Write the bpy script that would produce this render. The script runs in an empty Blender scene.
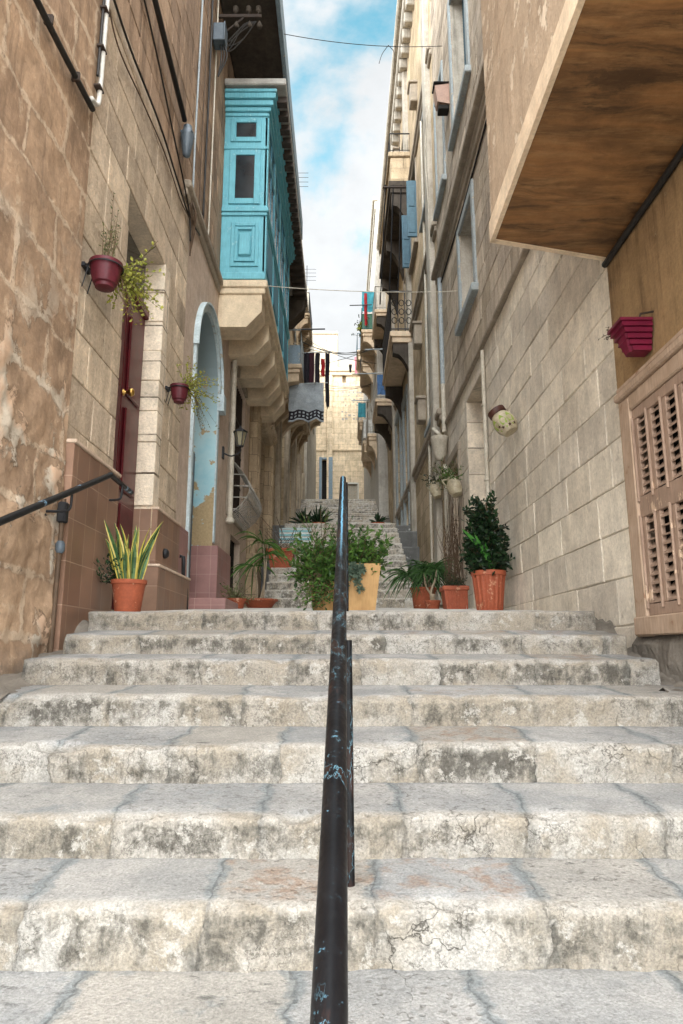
import bpy, math, random
from mathutils import Vector, Matrix, noise
random.seed(7)
R = math.radians
scn = bpy.context.scene
col = scn.collection

# ------------------------------------------------------------------ helpers
class MB:
    """collects shapes for ONE mesh object"""
    def __init__(self): self.v = []; self.f = []; self.m = []
    def add(self, vs, fs, mi=0):
        o = len(self.v); self.v += [tuple(p) for p in vs]
        for f in fs: self.f.append([i + o for i in f]); self.m.append(mi)
        return self
    def box(self, x0, x1, y0, y1, z0, z1, mi=0):
        if x0 > x1: x0, x1 = x1, x0
        if y0 > y1: y0, y1 = y1, y0
        vs = [(x, y, z) for z in (z0, z1) for y in (y0, y1) for x in (x0, x1)]
        return self.add(vs, [(0,2,3,1),(4,5,7,6),(0,1,5,4),(2,6,7,3),(0,4,6,2),(1,3,7,5)], mi)
    def bbox(self, x0, x1, y0, y1, z0, z1, b=0.008, mi=0):
        """box with chamfered edges"""
        if x0 > x1: x0, x1 = x1, x0
        if y0 > y1: y0, y1 = y1, y0
        b = min(b, (x1-x0)*.45, (y1-y0)*.45, (z1-z0)*.45)
        X, Y, Z = (x0, x1), (y0, y1), (z0, z1); vs = []; idx = {}
        for i in (0,1):
            for j in (0,1):
                for k in (0,1):
                    sx, sy, sz = (b, -b)[i], (b, -b)[j], (b, -b)[k]
                    for a in range(3):
                        idx[i,j,k,a] = len(vs)
                        vs.append((X[i]+(0 if a==0 else sx), Y[j]+(0 if a==1 else sy), Z[k]+(0 if a==2 else sz)))
        fs = []
        for i in (0,1):
            q = [idx[i,0,0,0], idx[i,1,0,0], idx[i,1,1,0], idx[i,0,1,0]]; fs.append(q if i else q[::-1])
            q = [idx[0,i,0,1], idx[1,i,0,1], idx[1,i,1,1], idx[0,i,1,1]]; fs.append(q[::-1] if i else q)
            q = [idx[0,0,i,2], idx[1,0,i,2], idx[1,1,i,2], idx[0,1,i,2]]; fs.append(q if i else q[::-1])
        for p in (0,1):
            for q in (0,1):
                fs.append([idx[p,q,0,0], idx[p,q,1,0], idx[p,q,1,1], idx[p,q,0,1]])
                fs.append([idx[p,0,q,0], idx[p,1,q,0], idx[p,1,q,2], idx[p,0,q,2]])
                fs.append([idx[0,p,q,1], idx[1,p,q,1], idx[1,p,q,2], idx[0,p,q,2]])
        for i in (0,1):
            for j in (0,1):
                for k in (0,1): fs.append([idx[i,j,k,0], idx[i,j,k,1], idx[i,j,k,2]])
        return self.add(vs, fs, mi)
    def tube(self, pts, r, n=8, mi=0, caps=True, r1=None):
        pts = [Vector(p) for p in pts]; N = len(pts); rings = []
        ref = None
        vs = []
        for i, p in enumerate(pts):
            t = (pts[min(i+1, N-1)] - pts[max(i-1, 0)])
            if t.length < 1e-9: t = Vector((0,0,1))
            t.normalize()
            if ref is None:
                ref = Vector((0,0,1)) if abs(t.z) < .9 else Vector((1,0,0))
            a = t.cross(ref)
            if a.length < 1e-6: a = t.cross(Vector((0,1,0)))
            a.normalize(); b = a.cross(t).normalized(); ref = b
            rr = r if r1 is None else r + (r1 - r) * i / max(1, N-1)
            for k in range(n):
                an = 2*math.pi*k/n
                vs.append(p + a*math.cos(an)*rr + b*math.sin(an)*rr)
        fs = []
        for i in range(N-1):
            for k in range(n):
                fs.append((i*n+k, i*n+(k+1)%n, (i+1)*n+(k+1)%n, (i+1)*n+k))
        if caps:
            fs.append(tuple(range(n))[::-1]); fs.append(tuple((N-1)*n+k for k in range(n)))
        return self.add(vs, fs, mi)
    def lathe(self, prof, c, n=28, mi=0, flute=None, axis=None):
        """prof = [(r, z)...] bottom to top about a vertical axis (or a given axis)"""
        c = Vector(c); vs = []
        M = Matrix.Identity(3)
        if axis is not None: M = Vector((0,0,1)).rotation_difference(Vector(axis).normalized()).to_matrix()
        for i, (r, z) in enumerate(prof):
            for k in range(n):
                an = 2*math.pi*k/n; rr = r
                if flute and flute[0] <= i <= flute[1]: rr = r*(1 + flute[2]*(1 if (k//flute[3]) % 2 else -1))
                vs.append(c + M @ Vector((rr*math.cos(an), rr*math.sin(an), z)))
        fs = []
        for i in range(len(prof)-1):
            for k in range(n):
                fs.append((i*n+k, i*n+(k+1)%n, (i+1)*n+(k+1)%n, (i+1)*n+k))
        fs.append(tuple(range(n))[::-1]); fs.append(tuple((len(prof)-1)*n+k for k in range(n)))
        return self.add(vs, fs, mi)
    def prism(self, poly, axis, a0, a1, mi=0):
        """polygon in the two other axes, extruded along axis ('x','y','z')"""
        n = len(poly); vs = []
        for a in (a0, a1):
            for p, q in poly:
                vs.append((a,p,q) if axis=='x' else (p,a,q) if axis=='y' else (p,q,a))
        fs = [tuple(range(n)), tuple(range(2*n-1, n-1, -1))]
        for k in range(n): fs.append((k, n+k, n+(k+1)%n, (k+1)%n))
        return self.add(vs, fs, mi)
    def leaf(self, p, d, L, w, up=None, fold=.25, droop=.0, mi=0):
        p = Vector(p); d = Vector(d).normalized()
        up = Vector(up) if up is not None else Vector((random.uniform(-1,1), random.uniform(-1,1), random.uniform(.2,1)))
        s = d.cross(up)
        if s.length < 1e-4: s = d.cross(Vector((1,0,0)))
        s.normalize(); nn = s.cross(d).normalized()
        m = p + d*L*.5 - nn*fold*w; t = p + d*L - Vector((0,0,droop*L))
        return self.add([p, m + s*w*.5 + nn*fold*w, t, m - s*w*.5 + nn*fold*w, m], [(0,4,1),(4,2,1),(0,3,4),(4,3,2)], mi)
    def blade(self, pts, w, mi=0, edge=None):
        """long strap leaf along pts, width tapering; edge = material index of the margins"""
        pts = [Vector(p) for p in pts]; n = len(pts)
        t0 = (pts[-1]-pts[0]); s = t0.cross(Vector((random.uniform(-1,1), random.uniform(-1,1), .1)))
        s = s.normalized() if s.length > 1e-5 else Vector((1,0,0))
        o = []
        for i, p in enumerate(pts):
            f = i/(n-1); ww = w*(.55 + .9*f)*(1-f**3)+.001
            nrm = s.cross(t0).normalized()*ww*.25
            o.append([p - s*ww*.5 + nrm, p - s*ww*.33 + nrm*.4, p, p + s*ww*.33 + nrm*.4, p + s*ww*.5 + nrm])
        for i in range(n-1):
            for k in range(4):
                m = mi if edge is None or k in (1,2) else edge
                self.add([o[i][k], o[i][k+1], o[i+1][k+1], o[i+1][k]], [(0,1,2,3)], m)
        return self
    def build(self, name, mats, parent=None, smooth=False, angle=None):
        me = bpy.data.meshes.new(name)
        me.from_pydata(self.v, [], self.f)
        if not isinstance(mats, (list, tuple)): mats = [mats]
        for m in mats: me.materials.append(m)
        me.polygons.foreach_set('material_index', self.m)
        if smooth: me.polygons.foreach_set('use_smooth', [True]*len(me.polygons))
        me.update()
        if smooth and angle: me.set_sharp_from_angle(angle=R(angle))
        o = bpy.data.objects.new(name, me); col.objects.link(o)
        if parent is not None: attach(o, parent)
        return o

ROOT = {}
def attach(o, parent):
    o.parent = parent
    o.matrix_parent_inverse = Matrix.Translation(-Vector(ROOT.get(parent.name, (0,0,0))))
def tag(o, label=None, cat=None, group=None, kind=None):
    if label: o['label'] = label
    if cat: o['category'] = cat
    if group: o['group'] = group
    if kind: o['kind'] = kind
    return o
def thing(name, loc, label, cat, group=None):
    o = bpy.data.objects.new(name, None); col.objects.link(o); o.location = loc
    o.empty_display_size = .1
    ROOT[o.name] = tuple(loc)
    return tag(o, label, cat, group)
def fbm(x, y, z, o=4): return noise.fractal((x, y, z), 1.0, 2.0, o)
def smooth_path(pts, k=6):
    """Catmull-Rom through pts"""
    P = [Vector(p) for p in pts]; P = [P[0]*2-P[1]] + P + [P[-1]*2-P[-2]]; out = []
    for i in range(1, len(P)-2):
        for j in range(k):
            t = j/k; a, b, c, d = P[i-1:i+3]
            out.append(.5*((2*b) + (c-a)*t + (2*a-5*b+4*c-d)*t*t + (3*b-a-3*c+d)*t**3))
    return out + [P[-2]]

# ------------------------------------------------------------------ materials
def lin(h):
    h = h.lstrip('#'); c = [int(h[i:i+2], 16)/255 for i in (0,2,4)]
    return tuple([(x/12.92 if x <= .04045 else ((x+.055)/1.055)**2.4) for x in c] + [1.0])
class NT:
    def __init__(self, name):
        self.m = bpy.data.materials.new(name); self.m.use_nodes = True
        self.t = self.m.node_tree; self.b = self.t.nodes['Principled BSDF']
    def n(self, typ, **kw):
        o = self.t.nodes.new(typ)
        for k, v in kw.items():
            if k.startswith('_'): setattr(o, k[1:], v)
        for k, v in kw.items():
            if not k.startswith('_'): self.s(o, k, v)
        return o
    def s(self, o, k, v):
        i = o.inputs[int(k[1:])] if (k[0] == 'i' and k[1:].isdigit()) else o.inputs[k.replace('__', ' ')]
        if isinstance(v, bpy.types.NodeSocket): self.t.links.new(v, i)
        elif isinstance(v, bpy.types.Node): self.t.links.new(v.outputs[0], i)
        else:
            i.default_value = v
    def math(self, op, a, b=0.0, c=None, clamp=False):
        o = self.n('ShaderNodeMath', _operation=op, _use_clamp=clamp, i0=a, i1=b)
        if c is not None: self.s(o, 'i2', c)
        return o.outputs[0]
    def mix(self, f, a, b, mode='MIX'):
        o = self.n('ShaderNodeMix', _data_type='RGBA', _blend_type=mode, i0=f, i6=a, i7=b); return o.outputs[2]
    def ramp(self, v, lo, hi, a=0.0, b=1.0):
        return self.n('ShaderNodeMapRange', _clamp=True, i0=v, i1=lo, i2=hi, i3=a, i4=b).outputs[0]
    def noise(self, vec, scale, detail=6, rough=.6, dist=0.0, w=None):
        o = self.n('ShaderNodeTexNoise', Vector=vec, Scale=scale, Detail=detail, Roughness=rough, Distortion=dist)
        return o.outputs[0]
    def obj(self): return self.n('ShaderNodeTexCoord').outputs['Object']
    def scale(self, vec, sx, sy, sz):
        return self.n('ShaderNodeVectorMath', _operation='MULTIPLY', i0=vec, i1=(sx, sy, sz)).outputs[0]
    def offs(self, vec, k):
        return self.n('ShaderNodeVectorMath', _operation='ADD', i0=vec, i1=(k, k*1.7, k*.6)).outputs[0]
    def bump(self, h, strength=.5, dist=.02, prev=None):
        o = self.n('ShaderNodeBump', Strength=strength, Distance=dist, Height=h)
        if prev is not None: self.s(o, 'Normal', prev)
        return o.outputs[0]
    def out(self, color=None, rough=.9, normal=None, spec=.3, metal=0.0):
        if color is not None: self.s(self.b, 'Base Color', color)
        self.s(self.b, 'Roughness', rough); self.s(self.b, 'Metallic', metal)
        self.s(self.b, 'Specular IOR Level', spec)
        if normal is not None: self.s(self.b, 'Normal', normal)
        return self.m

def masonry(name, c1, c2, cm, bw=.65, bh=.315, oz=.158, ou=0.0, mortar=.008, distort=.01, bump=.6, streak=.35, blotch=.5,
            pale=None, palek=.62, dark='#3a3128', darkk=.0, smear=0.0, grain=1.0, seed=0.0, squash=1.0, gain=1.6, sat=.8, jd=.8, island=False):
    """coursed limestone: u runs along the wall (y + x), courses rise in z"""
    t = NT(name); o = t.offs(t.obj(), 0.0)
    sep = t.n('ShaderNodeSeparateXYZ', i0=o)
    nz = t.n('ShaderNodeTexNoise', Vector=t.offs(o, seed), Scale=2.3, Detail=5, Roughness=.6)
    dv = t.n('ShaderNodeVectorMath', _operation='SCALE', i0=t.n('ShaderNodeVectorMath', _operation='SUBTRACT', i0=nz.outputs[1], i1=(.5,.5,.5)).outputs[0])
    dv.inputs['Scale'].default_value = distort*4
    u = t.math('ADD', t.math('ADD', sep.outputs[0], sep.outputs[1]), ou); v = t.math('SUBTRACT', sep.outputs[2], oz)
    uv = t.n('ShaderNodeCombineXYZ', i0=u, i1=v, i2=0.0)
    uv = t.n('ShaderNodeVectorMath', _operation='ADD', i0=uv, i1=dv).outputs[0]
    br = t.n('ShaderNodeTexBrick', _offset=.43, _offset_frequency=2, _squash=squash, _squash_frequency=3, Vector=uv, Color1=lin(c1), Color2=lin(c2), Mortar=lin(cm), Scale=1.0)
    br.inputs['Mortar Size'].default_value = mortar; br.inputs['Mortar Smooth'].default_value = .25
    br.inputs['Bias'].default_value = -.1; br.inputs['Brick Width'].default_value = bw; br.inputs['Row Height'].default_value = bh
    c = br.outputs[0]; fac = br.outputs[1]
    if island:      # separately laid blocks: every block its own tone
        ri = t.n('ShaderNodeNewGeometry').outputs['Random Per Island']; r2 = t.math('FRACT', t.math('MULTIPLY', ri, 17.31))
        c = t.mix(ri, lin(c1), lin(c2)); g0 = t.ramp(r2, 0, 1, .87, 1.11); c = t.mix(1.0, c, t.n('ShaderNodeCombineColor', i0=g0, i1=g0, i2=t.ramp(r2, 0, 1, .90, 1.09)).outputs[0], 'MULTIPLY')
        fac = t.math('MULTIPLY', fac, 0.0)
    big = t.noise(t.offs(o, seed+3), .9, 5, .6); mid = t.noise(t.offs(o, seed+7), 4.5, 7, .65)
    fine = t.noise(t.offs(o, seed+11), 38, 6, .7); vert = t.noise(t.scale(t.offs(o, seed), 5, 5, .45), 1.6, 6, .7)
    if smear:   # pointing spread over the faces
        sm = t.ramp(t.math('ADD', t.math('MULTIPLY', mid, .7), t.math('MULTIPLY', fac, .25)), .55-smear*.2, .62)
        c = t.mix(t.math('MULTIPLY', sm, .8), c, lin(cm))
    c = t.mix(blotch, c, t.n('ShaderNodeMix', _data_type='RGBA', _blend_type='MULTIPLY', i0=1.0, i6=c, i7=t.n('ShaderNodeCombineColor', i0=t.ramp(big, .3, .7, .55, 1.25), i1=t.ramp(big, .3, .7, .53, 1.25), i2=t.ramp(big, .3, .7, .5, 1.25)).outputs[0]).outputs[2])
    c = t.mix(streak, c, t.mix(1.0, c, t.n('ShaderNodeCombineColor', i0=t.ramp(vert, .3, .68, .42, 1.2), i1=t.ramp(vert, .3, .68, .40, 1.2), i2=t.ramp(vert, .3, .68, .37, 1.2)).outputs[0], 'MULTIPLY'))
    dj = t.math('MULTIPLY', t.math('MULTIPLY', t.ramp(fac, .45, .9), t.ramp(t.noise(t.offs(o, seed+31), 2.6, 5, .7), .46, .56)), jd)
    c = t.mix(dj, c, t.mix(1.0, c, (.34,.32,.29,1), 'MULTIPLY'))
    md = t.ramp(mid, .32, .68, .72, 1.22)
    c = t.mix(.75*grain, c, t.mix(1.0, c, t.n('ShaderNodeCombineColor', i0=md, i1=md, i2=md).outputs[0], 'MULTIPLY'))
    pk_ = t.math('MULTIPLY', t.ramp(t.noise(t.offs(o, seed+21), 13, 7, .75), .58, .66), .55*grain); c = t.mix(pk_, c, t.mix(1.0, c, (.55,.52,.48,1), 'MULTIPLY'))
    c = t.mix(.5*grain, c, t.mix(1.0, c, t.n('ShaderNodeCombineColor', i0=t.ramp(fine, .25, .75, .55, 1.4), i1=t.ramp(fine, .25, .75, .55, 1.4), i2=t.ramp(fine, .25, .75, .52, 1.4)).outputs[0], 'MULTIPLY'))
    if pale: c = t.mix(t.math('MULTIPLY', t.ramp(t.math('ADD', t.math('MULTIPLY', mid, .6), t.math('MULTIPLY', big, .4)), palek-.03, palek+.05), .85), c, lin(pale))
    if darkk: c = t.mix(t.math('MULTIPLY', t.ramp(t.math('ADD', t.math('MULTIPLY', vert, .6), t.math('MULTIPLY', mid, .4)), .6-.15*darkk, .7), min(1, darkk)), c, lin(dark))
    c = t.n('ShaderNodeHueSaturation', Saturation=sat*.84, Value=gain*.95, Color=c).outputs[0]
    h = t.math('ADD', t.math('MULTIPLY', fac, -.8), t.math('ADD', t.math('MULTIPLY', mid, 1.0), t.math('MULTIPLY', fine, .6)))
    return t.out(c, t.ramp(mid, .2, .8, .8, .98), t.bump(h, bump, .02), spec=.2)

def rubble(name):
    """brown blocks, ragged smeared pointing, and crumbling grey cement lower down"""
    t = NT(name); o = t.obj(); sep = t.n('ShaderNodeSeparateXYZ', i0=o)
    def warp(v, sc, amp, dt):
        nz = t.n('ShaderNodeTexNoise', Vector=v, Scale=sc, Detail=dt, Roughness=.6)
        dv = t.n('ShaderNodeVectorMath', _operation='SUBTRACT', i0=nz.outputs[1], i1=(.5,.5,.5)).outputs[0]
        q = t.n('ShaderNodeVectorMath', _operation='SCALE', i0=dv); q.inputs['Scale'].default_value = amp
        return q.outputs[0]
    uv = t.n('ShaderNodeCombineXYZ', i0=t.math('ADD', sep.outputs[0], sep.outputs[1]), i1=t.math('SUBTRACT', sep.outputs[2], .05), i2=0.0).outputs[0]
    uv = t.n('ShaderNodeVectorMath', _operation='ADD', i0=uv, i1=warp(o, 1.5, .16, 3)).outputs[0]
    uv = t.n('ShaderNodeVectorMath', _operation='ADD', i0=uv, i1=warp(o, 7.0, .055, 4)).outputs[0]
    br = t.n('ShaderNodeTexBrick', _offset=.4, Vector=uv, Color1=lin('#9a7852'), Color2=lin('#836443'), Mortar=lin('#8d6d4a'), Scale=1.0)
    br.inputs['Mortar Size'].default_value = .045; br.inputs['Mortar Smooth'].default_value = 1.0; br.inputs['Brick Width'].default_value = .86; br.inputs['Row Height'].default_value = .40
    n1 = t.noise(o, 2.2, 6, .6); n2 = t.noise(t.offs(o, 3), 7, 8, .7); n3 = t.noise(t.offs(o, 6), 30, 8, .75); vs = t.noise(t.scale(t.offs(o, 2), 6, 6, .6), 1.8, 7, .7)
    c = br.outputs[0]
    g = t.ramp(n1, .3, .7, .7, 1.25); c = t.mix(1.0, c, t.n('ShaderNodeCombineColor', i0=g, i1=g, i2=g).outputs[0], 'MULTIPLY')
    g = t.ramp(n2, .3, .7, .72, 1.25); c = t.mix(.8, c, t.mix(1.0, c, t.n('ShaderNodeCombineColor', i0=g, i1=g, i2=g).outputs[0], 'MULTIPLY'))
    g = t.ramp(n3, .3, .7, .7, 1.3); c = t.mix(.6, c, t.mix(1.0, c, t.n('ShaderNodeCombineColor', i0=g, i1=g, i2=g).outputs[0], 'MULTIPLY'))
    hi = t.ramp(sep.outputs[2], 1.6, 3.2)
    c = t.mix(t.math('MULTIPLY', t.math('MULTIPLY', t.ramp(vs, .5, .62), hi), .45), c, lin('#5b4631'))
    drip = t.math('MULTIPLY', t.ramp(t.math('ADD', t.math('MULTIPLY', vs, -.5), t.math('ADD', t.math('MULTIPLY', n2, .5), .5)), .53, .6), .45)
    c = t.mix(drip, c, lin('#a8875f'))
    mk = t.ramp(t.math('ADD', t.math('MULTIPLY', br.outputs[1], 1.15), t.math('ADD', t.math('MULTIPLY', t.math('SUBTRACT', n2, .5), 4.2), t.math('MULTIPLY', t.math('SUBTRACT', n1, .5), 2.2))), .42, .95)
    c = t.mix(t.math('MULTIPLY', mk, .62), c, lin('#b39a7a'))
    ck = t.math('MULTIPLY', t.math('MULTIPLY', t.ramp(br.outputs[1], .55, .95), t.ramp(n3, .52, .64)), .7); c = t.mix(ck, c, lin('#4a3a2a'))
    low = t.ramp(t.math('ADD', sep.outputs[2], t.math('MULTIPLY', n1, 2.2)), 3.9, 2.4)
    cn = t.noise(t.n('ShaderNodeVectorMath', _operation='ADD', i0=o, i1=warp(o, 4.0, .35, 4)).outputs[0], 1.9, 8, .62)
    cn = t.math('ADD', cn, t.math('MULTIPLY', br.outputs[1], .06)); cem = t.math('MULTIPLY', t.ramp(cn, .525, .56), low)
    cc = t.mix(t.ramp(n2, .35, .65), lin('#9a8b75'), lin('#b3a48d')); cc = t.mix(t.math('MULTIPLY', t.ramp(n3, .58, .68), .7), cc, lin('#6f6253')); cc = t.mix(t.ramp(t.noise(t.offs(o,8), 3.2, 4, .5), .5, .6), cc, lin('#b58f69'))
    c = t.mix(cem, c, cc)
    edge = t.math('MULTIPLY', t.math('MULTIPLY', t.ramp(t.math('ABSOLUTE', t.math('SUBTRACT', cn, .536)), .007, .002), low), t.ramp(n2, .42, .55)); c = t.mix(t.math('MULTIPLY', edge, .6), c, lin('#3a2e22'))
    base = t.ramp(t.math('ADD', sep.outputs[2], t.math('MULTIPLY', n2, .4)), .2, -.05); c = t.mix(t.math('MULTIPLY', base, .8), c, lin('#5b5751'))
    h = t.math('ADD', t.math('ADD', t.math('MULTIPLY', mk, .35), t.math('MULTIPLY', n2, .9)), t.math('ADD', t.math('MULTIPLY', n3, .5), t.math('SUBTRACT', t.math('MULTIPLY', cem, .6), t.math('MULTIPLY', edge, .8))))
    c = t.n('ShaderNodeHueSaturation', Saturation=.75, Value=1.38, Color=c).outputs[0]
    return t.out(c, .95, t.bump(h, .7, .018), spec=.15)

def plaster(name, c, c2, streak=.5, bump=.5, peel=None, peelk=.6, seed=0.0, dark=0.0, darkc='#2c241c', gain=1.5, sat=.8):
    t = NT(name); o = t.offs(t.obj(), seed)
    big = t.noise(o, 1.3, 6, .65); mid = t.noise(o, 6, 7, .65); fine = t.noise(o, 45, 6, .7)
    vert = t.noise(t.scale(o, 7, 7, .35), 1.5, 7, .7)
    k = t.mix(t.ramp(t.math('ADD', t.math('MULTIPLY', big, 1-streak), t.math('MULTIPLY', vert, streak)), .35, .65), lin(c), lin(c2))
    k = t.mix(.5, k, t.mix(1.0, k, t.n('ShaderNodeCombineColor', i0=t.ramp(mid, .3, .7, .6, 1.25), i1=t.ramp(mid, .3, .7, .6, 1.25), i2=t.ramp(mid, .3, .7, .58, 1.25)).outputs[0], 'MULTIPLY'))
    k = t.mix(.3, k, t.mix(1.0, k, t.n('ShaderNodeCombineColor', i0=t.ramp(fine, .3, .7, .5, 1.4), i1=t.ramp(fine, .3, .7, .5, 1.4), i2=t.ramp(fine, .3, .7, .5, 1.4)).outputs[0], 'MULTIPLY'))
    h = t.math('ADD', mid, t.math('MULTIPLY', fine, .4))
    if peel:
        pk = t.ramp(t.math('ADD', t.math('MULTIPLY', big, .45), t.math('MULTIPLY', mid, .55)), peelk-.012, peelk+.012)
        k = t.mix(pk, k, lin(peel)); h = t.math('SUBTRACT', h, t.math('MULTIPLY', pk, .5))
    if dark: k = t.mix(t.math('MULTIPLY', t.ramp(t.math('ADD', t.math('MULTIPLY', vert, .55), t.math('MULTIPLY', big, .45)), .52, .66), dark), k, lin(darkc))
    k = t.n('ShaderNodeHueSaturation', Saturation=sat*.86, Value=gain*.95, Color=k).outputs[0]
    return t.out(k, .92, t.bump(h, bump, .015), spec=.2)

def tiles(name, c1, c2, grout, s=.3, seed=0.0):
    t = NT(name); o = t.obj(); sep = t.n('ShaderNodeSeparateXYZ', i0=o)
    uv = t.n('ShaderNodeCombineXYZ', i0=t.math('ADD', t.math('ADD', sep.outputs[0], sep.outputs[1]), seed), i1=sep.outputs[2], i2=0.0)
    br = t.n('ShaderNodeTexBrick', _offset=0.0, Vector=uv, Color1=lin(c1), Color2=lin(c2), Mortar=lin(grout), Scale=1.0)
    br.inputs['Mortar Size'].default_value = .003; br.inputs['Brick Width'].default_value = s; br.inputs['Row Height'].default_value = s*1.35
    n = t.noise(t.offs(o, seed), 3, 6, .65); f = t.noise(t.offs(o, seed), 60, 4, .6)
    c = t.mix(.6, br.outputs[0], t.mix(1.0, br.outputs[0], t.n('ShaderNodeCombineColor', i0=t.ramp(n, .3, .7, .6, 1.3), i1=t.ramp(n, .3, .7, .6, 1.3), i2=t.ramp(n, .3, .7, .6, 1.3)).outputs[0], 'MULTIPLY'))
    return t.out(c, t.ramp(n, .3, .7, .35, .65), t.bump(t.math('ADD', t.math('MULTIPLY', br.outputs[1], -1.0), t.math('MULTIPLY', f, .1)), .4, .006), spec=.4)

def paint(name, c, c2=None, rough=.5, wear=None, weark=.63, bump=.15, scale=9, grain=False, metal=0.0, var=.4, spec=.4):
    t = NT(name); o = t.obj()
    n = t.noise(o, scale, 7, .65); g = t.noise(t.scale(o, 30, 30, 2.0) if grain else o, 3 if grain else 40, 5, .6)
    k = t.mix(t.ramp(n, .35, .65), lin(c), lin(c2 or c))
    k = t.mix(var, k, t.mix(1.0, k, t.n('ShaderNodeCombineColor', i0=t.ramp(g, .3, .7, .6, 1.3), i1=t.ramp(g, .3, .7, .6, 1.3), i2=t.ramp(g, .3, .7, .6, 1.3)).outputs[0], 'MULTIPLY'))
    if wear:
        w = t.ramp(t.math('ADD', t.math('MULTIPLY', n, .75), t.math('MULTIPLY', g, .25)), weark-.01, weark+.015); k = t.mix(w, k, lin(wear))
    return t.out(k, rough, t.bump(t.math('ADD', n, t.math('MULTIPLY', g, .5)), bump, .006), spec=spec, metal=metal)

def foliage(name, c1, c2, rough=.5):
    t = NT(name); o = t.obj()
    n = t.noise(o, 14, 4, .6); g = t.n('ShaderNodeNewGeometry').outputs['Random Per Island']
    k = t.mix(t.ramp(t.math('ADD', t.math('MULTIPLY', n, .5), t.math('MULTIPLY', g, .5)), .3, .7), lin(c1), lin(c2))
    t.out(k, rough, spec=.35)
    tr = t.n('ShaderNodeBsdfTranslucent'); t.s(tr, 'Color', k)
    mx = t.n('ShaderNodeMixShader', i0=.25); t.t.links.new(t.b.outputs[0], mx.inputs[1]); t.t.links.new(tr.outputs[0], mx.inputs[2])
    t.t.links.new(mx.outputs[0], t.t.nodes['Material Output'].inputs[0])
    return t.m

def glass(name, c='#1a1d20', rough=.12):
    t = NT(name); n = t.noise(t.obj(), 3, 3, .5)
    return t.out(t.mix(t.ramp(n, .3, .7), lin(c), lin('#30373b')), rough, spec=.6)

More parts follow.
